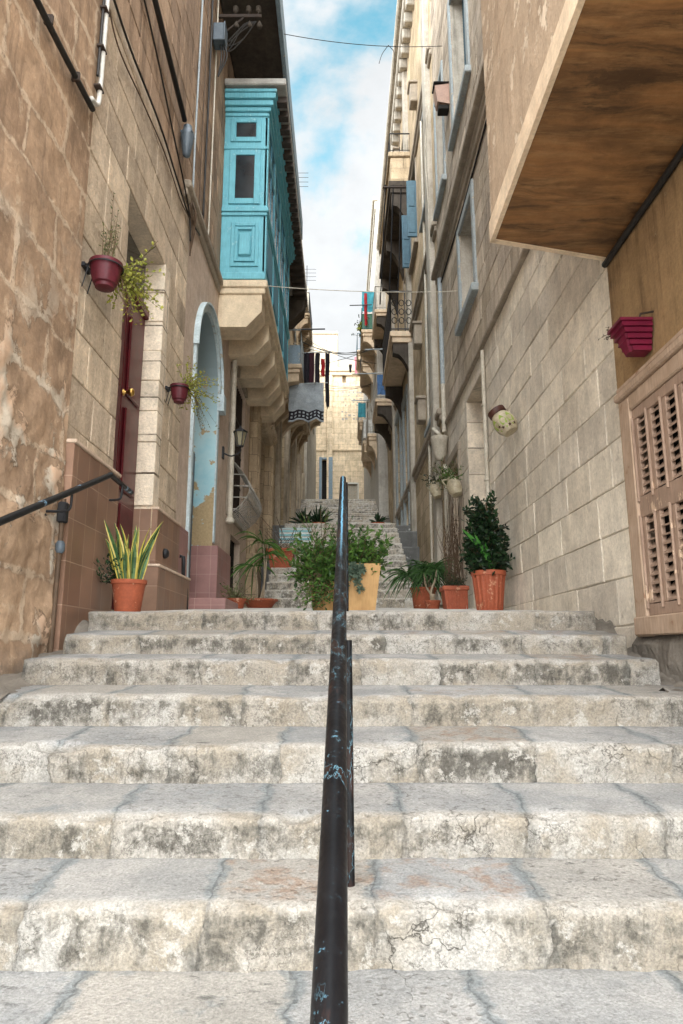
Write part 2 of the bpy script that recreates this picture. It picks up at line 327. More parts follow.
def step_material(gain=1.0, name='worn_limestone_steps'):
    t = NT(name); o = t.obj()
    sid = t.n('ShaderNodeAttribute', _attribute_name='stepid').outputs['Fac']; rise = t.n('ShaderNodeAttribute', _attribute_name='rise').outputs['Fac']
    sep = t.n('ShaderNodeSeparateXYZ', i0=o)
    wob = t.noise(o, 6, 4, .6)
    w = t.math('ADD', t.math('ADD', sep.outputs[0], t.math('MULTIPLY', sid, 7.31)), t.math('MULTIPLY', t.math('SUBTRACT', wob, .5), .12))
    ve = t.n('ShaderNodeTexVoronoi', _voronoi_dimensions='1D', _feature='DISTANCE_TO_EDGE', W=w, Scale=2.15, Randomness=.6).outputs['Distance']
    vc = t.n('ShaderNodeTexVoronoi', _voronoi_dimensions='1D', _feature='F1', W=w, Scale=2.15, Randomness=.6).outputs['Color']
    blk = t.n('ShaderNodeSeparateColor', i0=vc)
    o2 = t.n('ShaderNodeVectorMath', _operation='ADD', i0=o, i1=t.n('ShaderNodeVectorMath', _operation='SCALE', i0=vc, Scale=9.0).outputs[0]).outputs[0]
    a = t.noise(o2, 3.2, 7, .62); b = t.noise(t.offs(o2, 4), 8.5, 8, .7, .3); f = t.noise(o, 34, 8, .75); ff = t.noise(o, 120, 4, .7)
    big = t.noise(t.offs(o, 9), 1.1, 4, .5)
    tread = t.ramp(rise, 1.02, 1.12)
    # riser: cream and white limewash, grey weathering
    cr = t.mix(t.ramp(a, .42, .6), lin('#bfb29d'), lin('#d6d0c5'))
    cr = t.mix(t.math('MULTIPLY', t.ramp(b, .56, .66), .6), cr, lin('#b5a58b'))
    cr = t.mix(t.math('MULTIPLY', t.ramp(blk.outputs[0], .55, .75), .45), cr, lin('#b8a992'))
    up = t.math('MULTIPLY', t.ramp(rise, .05, .4), t.ramp(rise, .98, .8))
    st_ = t.noise(t.scale(t.offs(o2, 6), 16, 16, 7), 1.0, 8, .75)
    gm = t.math('ADD', t.math('ADD', t.math('MULTIPLY', b, .34), t.math('ADD', t.math('MULTIPLY', f, .26), t.math('MULTIPLY', st_, .36))), t.math('ADD', t.math('MULTIPLY', up, .075), t.math('MULTIPLY', t.noise(t.offs(o2, 21), 2.6, 5, .6), .24)))
    gm = t.math('ADD', gm, t.math('MULTIPLY', t.math('SUBTRACT', blk.outputs[2], .6), .07)); gk = t.ramp(gm, .64, .70)
    cr = t.mix(t.math('MULTIPLY', gk, .7), cr, lin('#857f73'))
    cr = t.mix(t.math('MULTIPLY', t.ramp(gm, .70, .745), .7), cr, lin('#5f5a51'))
    cr = t.mix(t.math('MULTIPLY', t.math('MULTIPLY', t.ramp(t.math('ABSOLUTE', t.math('SUBTRACT', t.noise(t.offs(o2, 31), 7.0, 8, .7), .5)), .012, .003), t.ramp(a, .45, .55)), .7), cr, lin('#5e574c'))
    cr = t.mix(t.math('MULTIPLY', t.ramp(t.noise(t.offs(o2, 41), 11, 8, .75), .56, .60), .75), cr, lin('#e0d9cc'))
    jr = t.math('MULTIPLY', t.ramp(t.math('ADD', ve, t.math('MULTIPLY', t.math('SUBTRACT', f, .5), .12)), .085, .02), t.ramp(blk.outputs[1], .25, .4))
    cr = t.mix(t.math('MULTIPLY', t.math('MULTIPLY', jr, t.ramp(st_, .4, .6)), .6), cr, lin('#7d7b73'))
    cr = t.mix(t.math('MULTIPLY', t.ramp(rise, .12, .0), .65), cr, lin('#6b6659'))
    cr = t.mix(t.math('MULTIPLY', t.ramp(t.math('ADD', rise, t.math('MULTIPLY', t.math('SUBTRACT', b, .5), .9)), .95, 1.08), .6), cr, lin('#ddd7cc'))
    cr = t.n('ShaderNodeHueSaturation', Saturation=.88, Value=.98, Color=cr).outputs[0]
    # tread: cool pale grey, trodden
    ct = t.mix(t.ramp(a, .4, .62), lin('#b4b4b2'), lin('#d0cdc8'))
    ct = t.mix(t.math('MULTIPLY', t.ramp(blk.outputs[2], .5, .8), .35), ct, lin('#c7b9a2'))
    ct = t.mix(t.math('MULTIPLY', t.ramp(b, .58, .68), .5), ct, lin('#9d9c98'))
    pit = t.math('MULTIPLY', t.ramp(t.n('ShaderNodeTexVoronoi', Vector=t.n('ShaderNodeVectorMath', _operation='ADD', i0=t.scale(o, 1.0, 1.0, .3), i1=t.n('ShaderNodeVectorMath', _operation='SCALE', i0=t.n('ShaderNodeTexNoise', Vector=o, Scale=18.0, Detail=4).outputs[1], Scale=.03).outputs[0]).outputs[0], Scale=34, Randomness=1.0).outputs['Distance'], .33, .2), t.ramp(blk.outputs[0], .5, .52))
    ct = t.mix(t.math('MULTIPLY', pit, .38), ct, lin('#857f78'))
    ct = t.mix(t.math('MULTIPLY', t.math('MULTIPLY', t.ramp(blk.outputs[1], .72, .76), t.ramp(b, .5, .62)), .55), ct, lin('#b08868'))
    jt = t.ramp(t.math('ADD', ve, t.math('ADD', t.math('MULTIPLY', t.math('SUBTRACT', b, .5), .16), t.math('MULTIPLY', t.math('SUBTRACT', f, .5), .10))), .062, .030)
    ct = t.mix(t.math('MULTIPLY', jt, .6), ct, lin('#949d9f'))
    ct = t.mix(t.math('MULTIPLY', t.ramp(t.noise(t.offs(o, 13), 5.0, 8, .7), .58, .64), .4), ct, lin('#9ba4a7'))
    ct = t.mix(t.math('MULTIPLY', t.ramp(t.noise(t.scale(t.offs(o, 17), 1, 2.2, 1), 9.0, 8, .75), .60, .66), .7), ct, lin('#6e6d69'))
    fg = t.ramp(f, .3, .7, .82, 1.16); ct = t.mix(1.0, ct, t.n('ShaderNodeCombineColor', i0=fg, i1=fg, i2=fg).outputs[0], 'MULTIPLY')
    nj = t.ramp(t.math('ADD', ve, t.math('MULTIPLY', t.math('SUBTRACT', f, .5), .03)), .016, .006); ct = t.mix(t.math('MULTIPLY', t.math('MULTIPLY', nj, t.ramp(b, .42, .56)), .6), ct, lin('#73787a'))
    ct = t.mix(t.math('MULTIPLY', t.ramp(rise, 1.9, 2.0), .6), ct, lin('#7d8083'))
    ct = t.mix(t.math('MULTIPLY', t.ramp(f, .60, .68), .7), ct, lin('#6a6864'))
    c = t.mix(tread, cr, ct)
    # darker margins against the houses
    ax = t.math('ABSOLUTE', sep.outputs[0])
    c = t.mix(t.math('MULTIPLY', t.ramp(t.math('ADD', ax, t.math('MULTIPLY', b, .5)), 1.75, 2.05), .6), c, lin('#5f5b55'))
    sp = t.ramp(ff, .3, .7, .40*gain, .76*gain)
    c = t.mix(1.0, c, t.n('ShaderNodeCombineColor', i0=sp, i1=sp, i2=sp).outputs[0], 'MULTIPLY')
    crack = t.n('ShaderNodeTexVoronoi', _feature='DISTANCE_TO_EDGE', Vector=t.n('ShaderNodeVectorMath', _operation='ADD', i0=o, i1=t.n('ShaderNodeVectorMath', _operation='SCALE', i0=t.n('ShaderNodeTexNoise', Vector=o, Scale=7.0, Detail=5).outputs[1], Scale=.35).outputs[0]).outputs[0], Scale=3.6).outputs['Distance']
    ck = t.math('MULTIPLY', t.ramp(crack, .008, .002), t.ramp(t.noise(t.offs(o, 2), 2.0, 3, .5), .54, .62))
    c = t.mix(t.math('MULTIPLY', ck, .7), c, lin('#4a453e'))
    h = t.math('ADD', t.math('MULTIPLY', b, .7), t.math('ADD', t.math('MULTIPLY', f, .7), t.math('MULTIPLY', ff, .35)))
    h = t.math('SUBTRACT', h, t.math('ADD', t.math('MULTIPLY', pit, .3), t.math('MULTIPLY', ck, .4)))
    h = t.math('SUBTRACT', h, t.math('MULTIPLY', t.ramp(t.math('ADD', ve, t.math('MULTIPLY', t.math('SUBTRACT', f, .5), .05)), .014, .0), .22))
    nb = t.n('ShaderNodeBump', Distance=.016, Height=h); t.s(nb, 'Strength', t.ramp(tread, 0, 1, 1.0, .85))
    return t.out(c, .88, nb.outputs[0], spec=.25)

def rail_material():
    t = NT('chipped_black_paint'); o = t.obj()
    n = t.noise(o, 9, 6, .6); f = t.noise(o, 60, 5, .65)
    nn = t.noise(t.scale(t.offs(o, 9), 1.0, .38, .5), 24, 5, .62, .4); zone = t.ramp(t.noise(t.offs(o, 5), 3.2, 3, .5), .42, .52)
    vein = t.math('MULTIPLY', t.ramp(t.math('ABSOLUTE', t.math('SUBTRACT', nn, .53)), .012, .004), zone)
    inside = t.math('MULTIPLY', t.ramp(nn, .525, .535), zone)
    k = t.mix(t.ramp(n, .35, .7), lin('#08080a'), lin('#121214'))
    k = t.mix(t.math('MULTIPLY', t.ramp(t.noise(t.scale(t.offs(o, 1), 2.5, .5, .5), 7, 5, .6), .56, .66), .7), k, lin('#3c241b'))
    k = t.mix(t.math('MULTIPLY', inside, .8), k, lin('#241915'))
    k = t.mix(t.math('MULTIPLY', vein, .6), k, lin('#5c8391'))
    k = t.mix(t.math('MULTIPLY', t.math('MULTIPLY', t.ramp(f, .62, .67), t.ramp(n, .52, .6)), .6), k, lin('#587c8c'))
    # a blue line along the centre of the rail, on its upper length
    sep = t.n('ShaderNodeSeparateXYZ', i0=o)
    ln = t.math('MULTIPLY', t.ramp(t.math('ABSOLUTE', t.math('ADD', t.math('SUBTRACT', t.math('ADD', sep.outputs[0], .0215), t.math('MULTIPLY', sep.outputs[1], .0064)), t.math('MULTIPLY', t.math('SUBTRACT', n, .5), .018))), .0055, .003), t.ramp(sep.outputs[1], 2.9, 3.6))
    k = t.mix(t.math('MULTIPLY', ln, .85), k, lin('#69a6c6'))
    return t.out(k, t.ramp(f, .3, .7, .34, .55), t.bump(t.math('ADD', t.math('MULTIPLY', vein, -.6), n), .3, .003), spec=.2)

def wall_rail_material():
    t = NT('worn_black_paint'); o = t.obj()
    n = t.noise(o, 6.5, 5, .6); f = t.noise(o, 50, 5, .65)
    k = t.mix(t.ramp(f, .35, .7), lin('#0a0a0c'), lin('#17171a'))
    w = t.ramp(t.math('ADD', t.math('MULTIPLY', n, .85), t.math('MULTIPLY', f, .15)), .575, .60); k = t.mix(w, k, t.mix(t.ramp(f, .4, .6), lin('#8fa6b6'), lin('#5d7f97')))
    return t.out(k, .45, t.bump(t.math('SUBTRACT', f, w), .3, .003), spec=.3)
M = {}
# walls on the left
M['rubble']   = rubble('brown_limestone_smeared_pointing')
M['ashlarL'] = masonry('buff_limestone_left', '#b59c78', '#9d8564', '#c0aa88', blotch=.35, streak=.35, bump=.9, grain=1.25, seed=5, island=True, gain=1.62)
M['upperL'] = masonry('streaked_brown_limestone', '#94734f', '#7c5f40', '#8e6f4e', bump=1.0, streak=1.0, blotch=.6, seed=8, dark='#33271c', darkk=.6, gain=1.85, sat=.85, island=True)
M['renderL']  = plaster('pinkish_render', '#ab927a', '#9c8269', .4, .35, seed=3)
M['jambL']    = masonry('pale_limestone_jamb', '#bfab8d', '#b09d80', '#8f7d62', .9, .40, .15, 0, .009, .006, .6, .25, .35, seed=6, jd=1.0)
M['carved']   = masonry('honey_limestone', '#a08457', '#8c7149', '#6f5a3c', .7, .36, 0, 0, .006, .01, .6, .5, .5, seed=9, dark='#3b2d1a', darkk=.4)
M['corbel']   = plaster('cream_corbel_stone', '#bfa880', '#ab926a', .2, .25, seed=12)
M['weather']  = plaster('bleached_weathered_boards', '#83745c', '#5f523f', .95, .5, seed=15, dark=.6, gain=2.6)
# walls on the right
M['ashlarR'] = masonry('grey_buff_limestone_blocks', '#aa9f8b', '#9a8e7a', '#c4bba9', bump=.6, streak=.25, blotch=.35, grain=.95, seed=14, gain=2.0, sat=.82, island=True)
M['roughR'] = masonry('dusty_grey_limestone', '#9f8e78', '#87775f', '#7c6b55', bump=1.0, streak=.7, blotch=.5, seed=17, dark='#453a2e', darkk=.4, gain=1.85, sat=.85, island=True)
M['ochre']    = plaster('ochre_brown_plaster', '#a3814f', '#7f613b', .42, .8, seed=18, dark=.65, darkc='#3f2d1c', peel='#a98d66', peelk=.64, gain=1.12, sat=1.0)
M['boxface']  = plaster('peeling_beige_plaster', '#a98d68', '#937550', .6, .9, peel='#bda684', peelk=.555, seed=21, dark=.35, darkc='#5e4a33')
M['soffit']   = None
M['mortar_pale'] = plaster('pale_pointing', '#b7ab96', '#8f836f', .2, .6, seed=61, gain=1.7)
M['mortar_dark'] = plaster('brown_pointing', '#97835f', '#665538', .3, .6, seed=63, gain=1.4)
M['greyR']    = masonry('weathered_grey_stone', '#a39073', '#8a7858', '#74674f', .6, .34, 0, 0, .006, .01, .9, .8, .6, seed=25, dark='#3b3023', darkk=.55, gain=1.95, sat=1.0)
M['paleR']    = plaster('pale_lime_plaster', '#b0a592', '#938976', .7, .5, seed=27, dark=.6, darkc='#51483c', gain=1.2)
M['whiteR']   = plaster('whitewashed_stone', '#cbc6ba', '#b3aa9b', .6, .4, seed=29, gain=.95, dark=.4, darkc='#8a8070')
M['cream']    = masonry('cream_limestone_sunlit', '#cdb793', '#c0a983', '#a8916e', .8, .38, 0, 0, .008, .006, .5, .45, .45, seed=31, gain=1.4, sat=.95, dark='#7a684e', darkk=.3)
M['cream_top'] = plaster('darkened_parapet_stone', '#cdb793', '#b8a17c', .4, .5, seed=32, gain=.8)  # cream stone darkened in colour, offsetting the unshaded light on the parapet
M['honey']    = plaster('honey_stone_balcony', '#b89c74', '#a0855e', .3, .4, seed=33)
M['bluegrey'] = paint('blue_grey_stone_trim', '#98a2a4', '#8d9190', .8, '#a9a08e', .6, .3)
M['stonetrim']= plaster('dirty_stone_trim', '#8f806a', '#71634f', .4, .4, seed=35); M['lip'] = plaster('pale_chipped_edge', '#c0a67e', '#a98d66', .3, .6, seed=51, gain=1.7)
M['darkstone']= plaster('dark_stone', '#4a4034', '#2e2720', .4, .6, seed=37)  # very dark stone for the overhang, brackets and balcony undersides
M['steps']    = step_material(); M['steps_brightened'] = step_material(1.45, 'brightened_limestone_steps')  # upper flights: same stone, colour brightened against the dim alley light
M['landing']  = plaster('grey_flagstones', '#a9a49a', '#928d84', .2, .5, seed=39)
M['paintstep']= plaster('dark_painted_steps', '#62625f', '#504f4c', .3, .4, seed=41, peel='#9b9a95', peelk=.6)
M['wallgrey'] = plaster('rough_cement_fillet', '#7a6f60', '#5a5145', .3, 1.0, seed=43, dark=.5, gain=1.1)
M['tileA']    = tiles('brown_pink_tiles', '#8a6c58', '#7c5f4d', '#a08672', .215)
M['tileB']    = tiles('mauve_tiles', '#97706a', '#8d6660', '#ab8a82', .2, .1)
M['cap']      = plaster('plinth_cap_stone', '#b79a7c', '#a58768', .2, .2, seed=45)
# paints
M['red']      = paint('oxblood_gloss_paint', '#56101a', '#420c14', .35, bump=.1, var=.3)
M['teal'] = paint('turquoise_paint', '#69b0bd', '#5b9fae', .55, '#8abcc4', .6, .2, 5, grain=True, var=.4)
M['teal_dk']  = paint('deep_teal_paint', '#3d8197', '#33738a', .5, bump=.1, var=.3)
def jamb_material():
    t = NT('flaking_sky_blue_paint'); o = t.obj(); sep = t.n('ShaderNodeSeparateXYZ', i0=o)
    n = t.noise(o, 2.6, 7, .6); f = t.noise(o, 30, 6, .7)
    k = t.mix(t.ramp(n, .35, .65), lin('#92bfca'), lin('#b4cfd2')); k = t.mix(t.ramp(sep.outputs[2], 3.0, 4.1), k, lin('#87979a'))  # greyer towards the arch top: recess shade put into the colour
    g = t.math('ADD', t.math('MULTIPLY', n, .9), t.ramp(sep.outputs[2], 1.7, 3.4, .16, -.06))
    w = t.ramp(t.math('ADD', g, t.math('MULTIPLY', f, .08)), .555, .575); k = t.mix(w, k, t.mix(t.ramp(f, .3, .7), lin('#b39d79'), lin('#93805f')))
    return t.out(k, .75, t.bump(t.math('SUBTRACT', f, t.math('MULTIPLY', w, .6)), .4, .008))
M['sky_jamb'] = jamb_material()
M['palearch'] = paint('pale_blue_white_paint', '#b9c6c9', '#a3b2b6', .65, '#a3937c', .6, .25)
M['white']    = paint('old_white_paint', '#cfcdc6', '#bdbab2', .6, '#8f867a', .68, .2)
M['louvre']   = paint('dusty_pink_beige_paint', '#9c8472', '#8e7665', .55, '#c4aa90', .595, .2, grain=True, var=.55)
M['louvre_fr']= paint('pale_salmon_timber', '#b09883', '#a18973', .55, '#8a6a52', .61, .25, grain=True, var=.5)
M['bluewood'] = paint('blue_shutter_paint', '#456674', '#3b5866', .55, grain=True)
M['greywood'] = paint('blue_grey_door_paint', '#5d6a74', '#4c5862', .6, '#8a8f90', .64, .3, grain=True)
M['brownwood']= paint('old_brown_timber', '#5b4128', '#44301d', .7, bump=.4, grain=True)
M['blackiron']= paint('black_iron', '#15161a', '#1e1f22', .5, '#4a3a2e', .66, .3)
M['iron']     = paint('rusty_dark_iron', '#2f2620', '#3a2c22', .7, bump=.4)
M['whiteiron']= paint('white_painted_iron', '#99958c', '#827d74', .5, '#6d5a48', .66, .3)
M['rail']     = rail_material(); M['wallrail'] = wall_rail_material()
M['dark']     = paint('dark_interior', '#14110e', '#1b1713', .9)
M['cable']    = paint('black_cable', '#1a1816', '#26221e', .6)
M['cablebr']  = paint('brown_dusty_cable', '#5d4a38', '#4a3a2b', .7)
M['pvc']      = paint('aged_grey_pvc', '#9aa3a6', '#878f92', .5, '#b9b3a5', .62, .1)
M['pipewhite']= paint('cream_drainpipe', '#c4bdae', '#aea594', .6, '#7d7262', .66, .2)
M['zinc']     = paint('grey_fitting', '#56616a', '#48525a', .45)
M['brass']    = paint('brass', '#b08a4a', '#c9a560', .3, metal=1.0)
M['rafter']   = paint('grey_brown_rafters', '#4d443d', '#3c342e', .8)
M['fascia']   = paint('blue_grey_fascia', '#8396a3', '#74858f', .7, '#a9a698', .6)
M['slab']     = plaster('grey_cement_slab', '#9a978f', '#807d76', .3, .3, seed=47)
M['glass']    = glass('dark_window_glass'); M['glassb'] = glass('blue_window_glass', '#3f5a68')
# pots, plants, cloth
M['terra']    = paint('terracotta', '#9c5236', '#874329', .8, '#b98a6e', .585, .3, 6)
M['terra2'] = paint('orange_terracotta_plastic', '#a9593c', '#954b31', .65, '#b98466', .60, .2, 7, var=.4)
M['wine'] = paint('wine_red_plastic', '#5c1a26', '#48121c', .55, '#7d4a46', .62, .15, 8, var=.4)
M['magenta']  = paint('magenta_plastic', '#6f1230', '#5c0d27', .45, bump=.05, var=.2)
M['soil']     = paint('potting_soil', '#2a2019', '#382b21', .95, bump=.8)
M['timberbox']= paint('sand_coloured_timber', '#b9935f', '#ab8452', .6, bump=.2, grain=True, var=.3)
M['jug']      = paint('cream_glazed_jug', '#b5a98f', '#968a72', .5, '#6d6150', .62, .3, 12)
M['greenleafpaint'] = paint('painted_green_leaf', '#8fa544', '#7b9438', .5)
M['brownpaint'] = paint('painted_brown_flower', '#4a2a20', '#3b2018', .5)
M['leaf']     = foliage('mid_green_leaves', '#2c481e', '#587c34'); M['leafmid'] = foliage('deep_green_leaves', '#22381e', '#456a32')
M['leafdk']   = foliage('dark_glossy_leaves', '#16261a', '#2a4426', .35)
M['leafbr']   = foliage('bright_green_leaf', '#37702a', '#4c8a38', .4)
M['leafyel']  = foliage('yellow_green_leaves', '#7c8434', '#a9a84e')
M['snake']    = foliage('snake_plant_green', '#2b4a2c', '#5a7a4a', .4)
M['snakeedge']= foliage('snake_plant_yellow', '#b8a94c', '#cdbb62', .4)
M['leafgrey'] = foliage('grey_green_succulent', '#46584a', '#6a7a68', .5)
M['leafdull'] = foliage('dull_olive_leaves', '#4f5a36', '#7a7d52')
M['stem']     = paint('woody_stem', '#6b5842', '#54442f', .9)
M['palestem'] = paint('pale_bare_stem', '#9b8d78', '#85765f', .9)
M['blackcloth'] = paint('black_cloth', '#15131a', '#201b22', .95, var=.2)
M['maroon']   = paint('dark_maroon_cloth', '#2d1019', '#3a1520', .95, var=.2)
M['redcloth'] = paint('red_cloth', '#a31f22', '#8a171b', .95, var=.2)
M['pinkcloth']= paint('pink_cloth', '#c97f86', '#b86d76', .95, var=.2)

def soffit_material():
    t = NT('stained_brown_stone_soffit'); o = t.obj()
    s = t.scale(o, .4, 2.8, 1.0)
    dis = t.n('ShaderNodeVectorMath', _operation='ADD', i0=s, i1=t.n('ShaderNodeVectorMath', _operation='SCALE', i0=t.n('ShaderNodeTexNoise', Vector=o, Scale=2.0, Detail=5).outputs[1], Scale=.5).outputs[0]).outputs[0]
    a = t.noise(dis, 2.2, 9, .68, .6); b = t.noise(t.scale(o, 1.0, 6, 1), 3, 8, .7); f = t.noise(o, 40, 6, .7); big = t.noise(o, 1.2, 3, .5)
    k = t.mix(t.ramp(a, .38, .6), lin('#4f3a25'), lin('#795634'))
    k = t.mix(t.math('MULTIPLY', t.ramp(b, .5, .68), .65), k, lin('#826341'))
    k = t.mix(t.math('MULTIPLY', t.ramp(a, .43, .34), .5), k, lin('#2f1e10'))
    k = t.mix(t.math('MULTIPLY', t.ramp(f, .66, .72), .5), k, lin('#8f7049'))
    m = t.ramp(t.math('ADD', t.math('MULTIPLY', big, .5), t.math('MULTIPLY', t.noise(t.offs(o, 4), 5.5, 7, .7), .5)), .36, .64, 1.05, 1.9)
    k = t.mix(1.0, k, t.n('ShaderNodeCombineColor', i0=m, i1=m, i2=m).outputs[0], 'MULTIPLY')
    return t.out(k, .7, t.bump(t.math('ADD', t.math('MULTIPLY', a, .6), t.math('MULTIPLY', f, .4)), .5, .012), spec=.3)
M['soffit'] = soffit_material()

def striped(name, c1, c2, freq, axis=2):
    t = NT(name); sep = t.n('ShaderNodeSeparateXYZ', i0=t.obj())
    k = t.math('FRACT', t.math('MULTIPLY', sep.outputs[axis], freq))
    return t.out(t.mix(t.math('GREATER_THAN', k, .5), lin(c1), lin(c2)), .85)
M['stripe'] = striped('teal_and_white_stripes', '#7fb0b5', '#d8dcd8', 11.0)
# ------------------------------------------------------------------ camera, sky, sun
EYE = Vector((0, 0, 0))
PITCH = math.atan(138/690)
cam = bpy.data.cameras.new('camera'); camo = bpy.data.objects.new('camera', cam); col.objects.link(camo)
cam.sensor_fit = 'VERTICAL'; cam.sensor_height = 24.0; cam.lens = 690/1024*24.0
cam.clip_start = .05; cam.clip_end = 3000
camo.location = EYE; camo.rotation_euler = (R(90)+PITCH, 0, 0); scn.camera = camo
scn.view_settings.view_transform = 'Standard'; scn.view_settings.look = 'None'; scn.view_settings.exposure = 0; scn.view_settings.gamma = 1

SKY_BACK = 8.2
SUN_EL, SUN_AZ = R(30), R(-6)       # sun stands behind the viewer, a little to one side
w = bpy.data.worlds.new('World'); scn.world = w; w.use_nodes = True
wt = w.node_tree; bg = wt.nodes['Background']
sky = wt.nodes.new('ShaderNodeTexSky'); sky.sky_type = 'NISHITA'; sky.sun_disc = False
sky.sun_elevation = SUN_EL; sky.sun_rotation = R(180)+SUN_AZ; sky.air_density = 1.0; sky.dust_density = .6; sky.ozone_density = 1.0
def wn(t, **k):
    o = wt.nodes.new(t)
    for a, b in k.items():
        if a.startswith('_'): setattr(o, a[1:], b)
    for a, b in k.items():
        if a.startswith('_'): continue
        i = o.inputs[int(a[1:])] if a[1:].isdigit() else o.inputs[a]
        if isinstance(b, bpy.types.NodeSocket): wt.links.new(b, i)
        else: i.default_value = b
    return o.outputs
tc = wn('ShaderNodeTexCoord')['Generated']
sp = wn('ShaderNodeSeparateXYZ', i0=tc)
zz = wn('ShaderNodeMath', _operation='ADD', i0=wn('ShaderNodeMath', _operation='MAXIMUM', i0=sp[2], i1=0.0)[0], i1=.35)[0]
cx = wn('ShaderNodeMath', _operation='DIVIDE', i0=sp[0], i1=zz)[0]; cy = wn('ShaderNodeMath', _operation='DIVIDE', i0=sp[1], i1=zz)[0]
cv = wn('ShaderNodeCombineXYZ', i0=cx, i1=cy, i2=CLOUD_SEED if 'CLOUD_SEED' in globals() else 3.1)[0]
cn = wn('ShaderNodeTexNoise', Vector=cv, Scale=2.6, Detail=9.0, Roughness=.55, Distortion=.25)[0]
low = wn('ShaderNodeMapRange', i0=sp[2], i1=.75, i2=.45, i3=-.04, i4=.10)[0]
cn2 = wn('ShaderNodeMath', _operation='ADD', i0=cn, i1=low)[0]
bcl = wn('ShaderNodeMapRange', i0=sp[1], i1=.5, i2=.0, i3=0.0, i4=.12)[0]
cn2 = wn('ShaderNodeMath', _operation='ADD', i0=cn2, i1=bcl)[0]
cm = wn('ShaderNodeMapRange', _interpolation_type='SMOOTHSTEP', i0=cn2, i1=.39, i2=.51, i3=0.0, i4=1.0)[0]
skyc = wn('ShaderNodeMix', _data_type='RGBA', _blend_type='MULTIPLY', i0=1.0, i6=sky.outputs[0], i7=(2.3, 4.0, 3.05, 1))[2]
shade = wn('ShaderNodeTexNoise', Vector=cv, Scale=5.0, Detail=6.0, Roughness=.6)[0]
cl = wn('ShaderNodeMapRange', i0=shade, i1=.3, i2=.7, i3=7.6, i4=9.6)[0]
clc = wn('ShaderNodeCombineColor', i0=wn('ShaderNodeMath', _operation='MULTIPLY', i0=cl, i1=.97)[0], i1=cl, i2=wn('ShaderNodeMath', _operation='MULTIPLY', i0=cl, i1=1.02)[0])[0]
mixc = wn('ShaderNodeMix', _data_type='RGBA', i0=cm, i6=skyc, i7=clc)[2]
# sky brightened overhead and behind the viewer, added fill for the alley walls
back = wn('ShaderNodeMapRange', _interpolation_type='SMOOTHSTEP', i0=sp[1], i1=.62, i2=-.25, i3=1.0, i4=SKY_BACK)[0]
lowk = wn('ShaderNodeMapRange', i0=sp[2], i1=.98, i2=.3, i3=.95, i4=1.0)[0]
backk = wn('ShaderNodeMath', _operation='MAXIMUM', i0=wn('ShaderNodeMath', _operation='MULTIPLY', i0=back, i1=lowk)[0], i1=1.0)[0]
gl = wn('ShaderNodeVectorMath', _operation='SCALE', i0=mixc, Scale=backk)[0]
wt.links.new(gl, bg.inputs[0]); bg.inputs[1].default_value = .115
sun = bpy.data.lights.new('sun', 'SUN'); sun.energy = .55; sun.angle = R(50); sun.color = (1.0, .97, .93)
suno = bpy.data.objects.new('sun', sun); col.objects.link(suno)
d = Vector((math.sin(SUN_AZ)*math.cos(SUN_EL), -math.cos(SUN_AZ)*math.cos(SUN_EL), math.sin(SUN_EL)))   # towards the sun
suno.rotation_euler = d.to_track_quat('Z', 'Y').to_euler(); suno.location = (0, -5, 12)

# ------------------------------------------------------------------ ground and steps
g = MB(); g.add([(-300,-300,-3.2),(300,-300,-3.2),(300,300,-3.2),(-300,300,-3.2)], [(0,1,2,3)])
tag(g.build('ground', M['landing']), kind='structure')

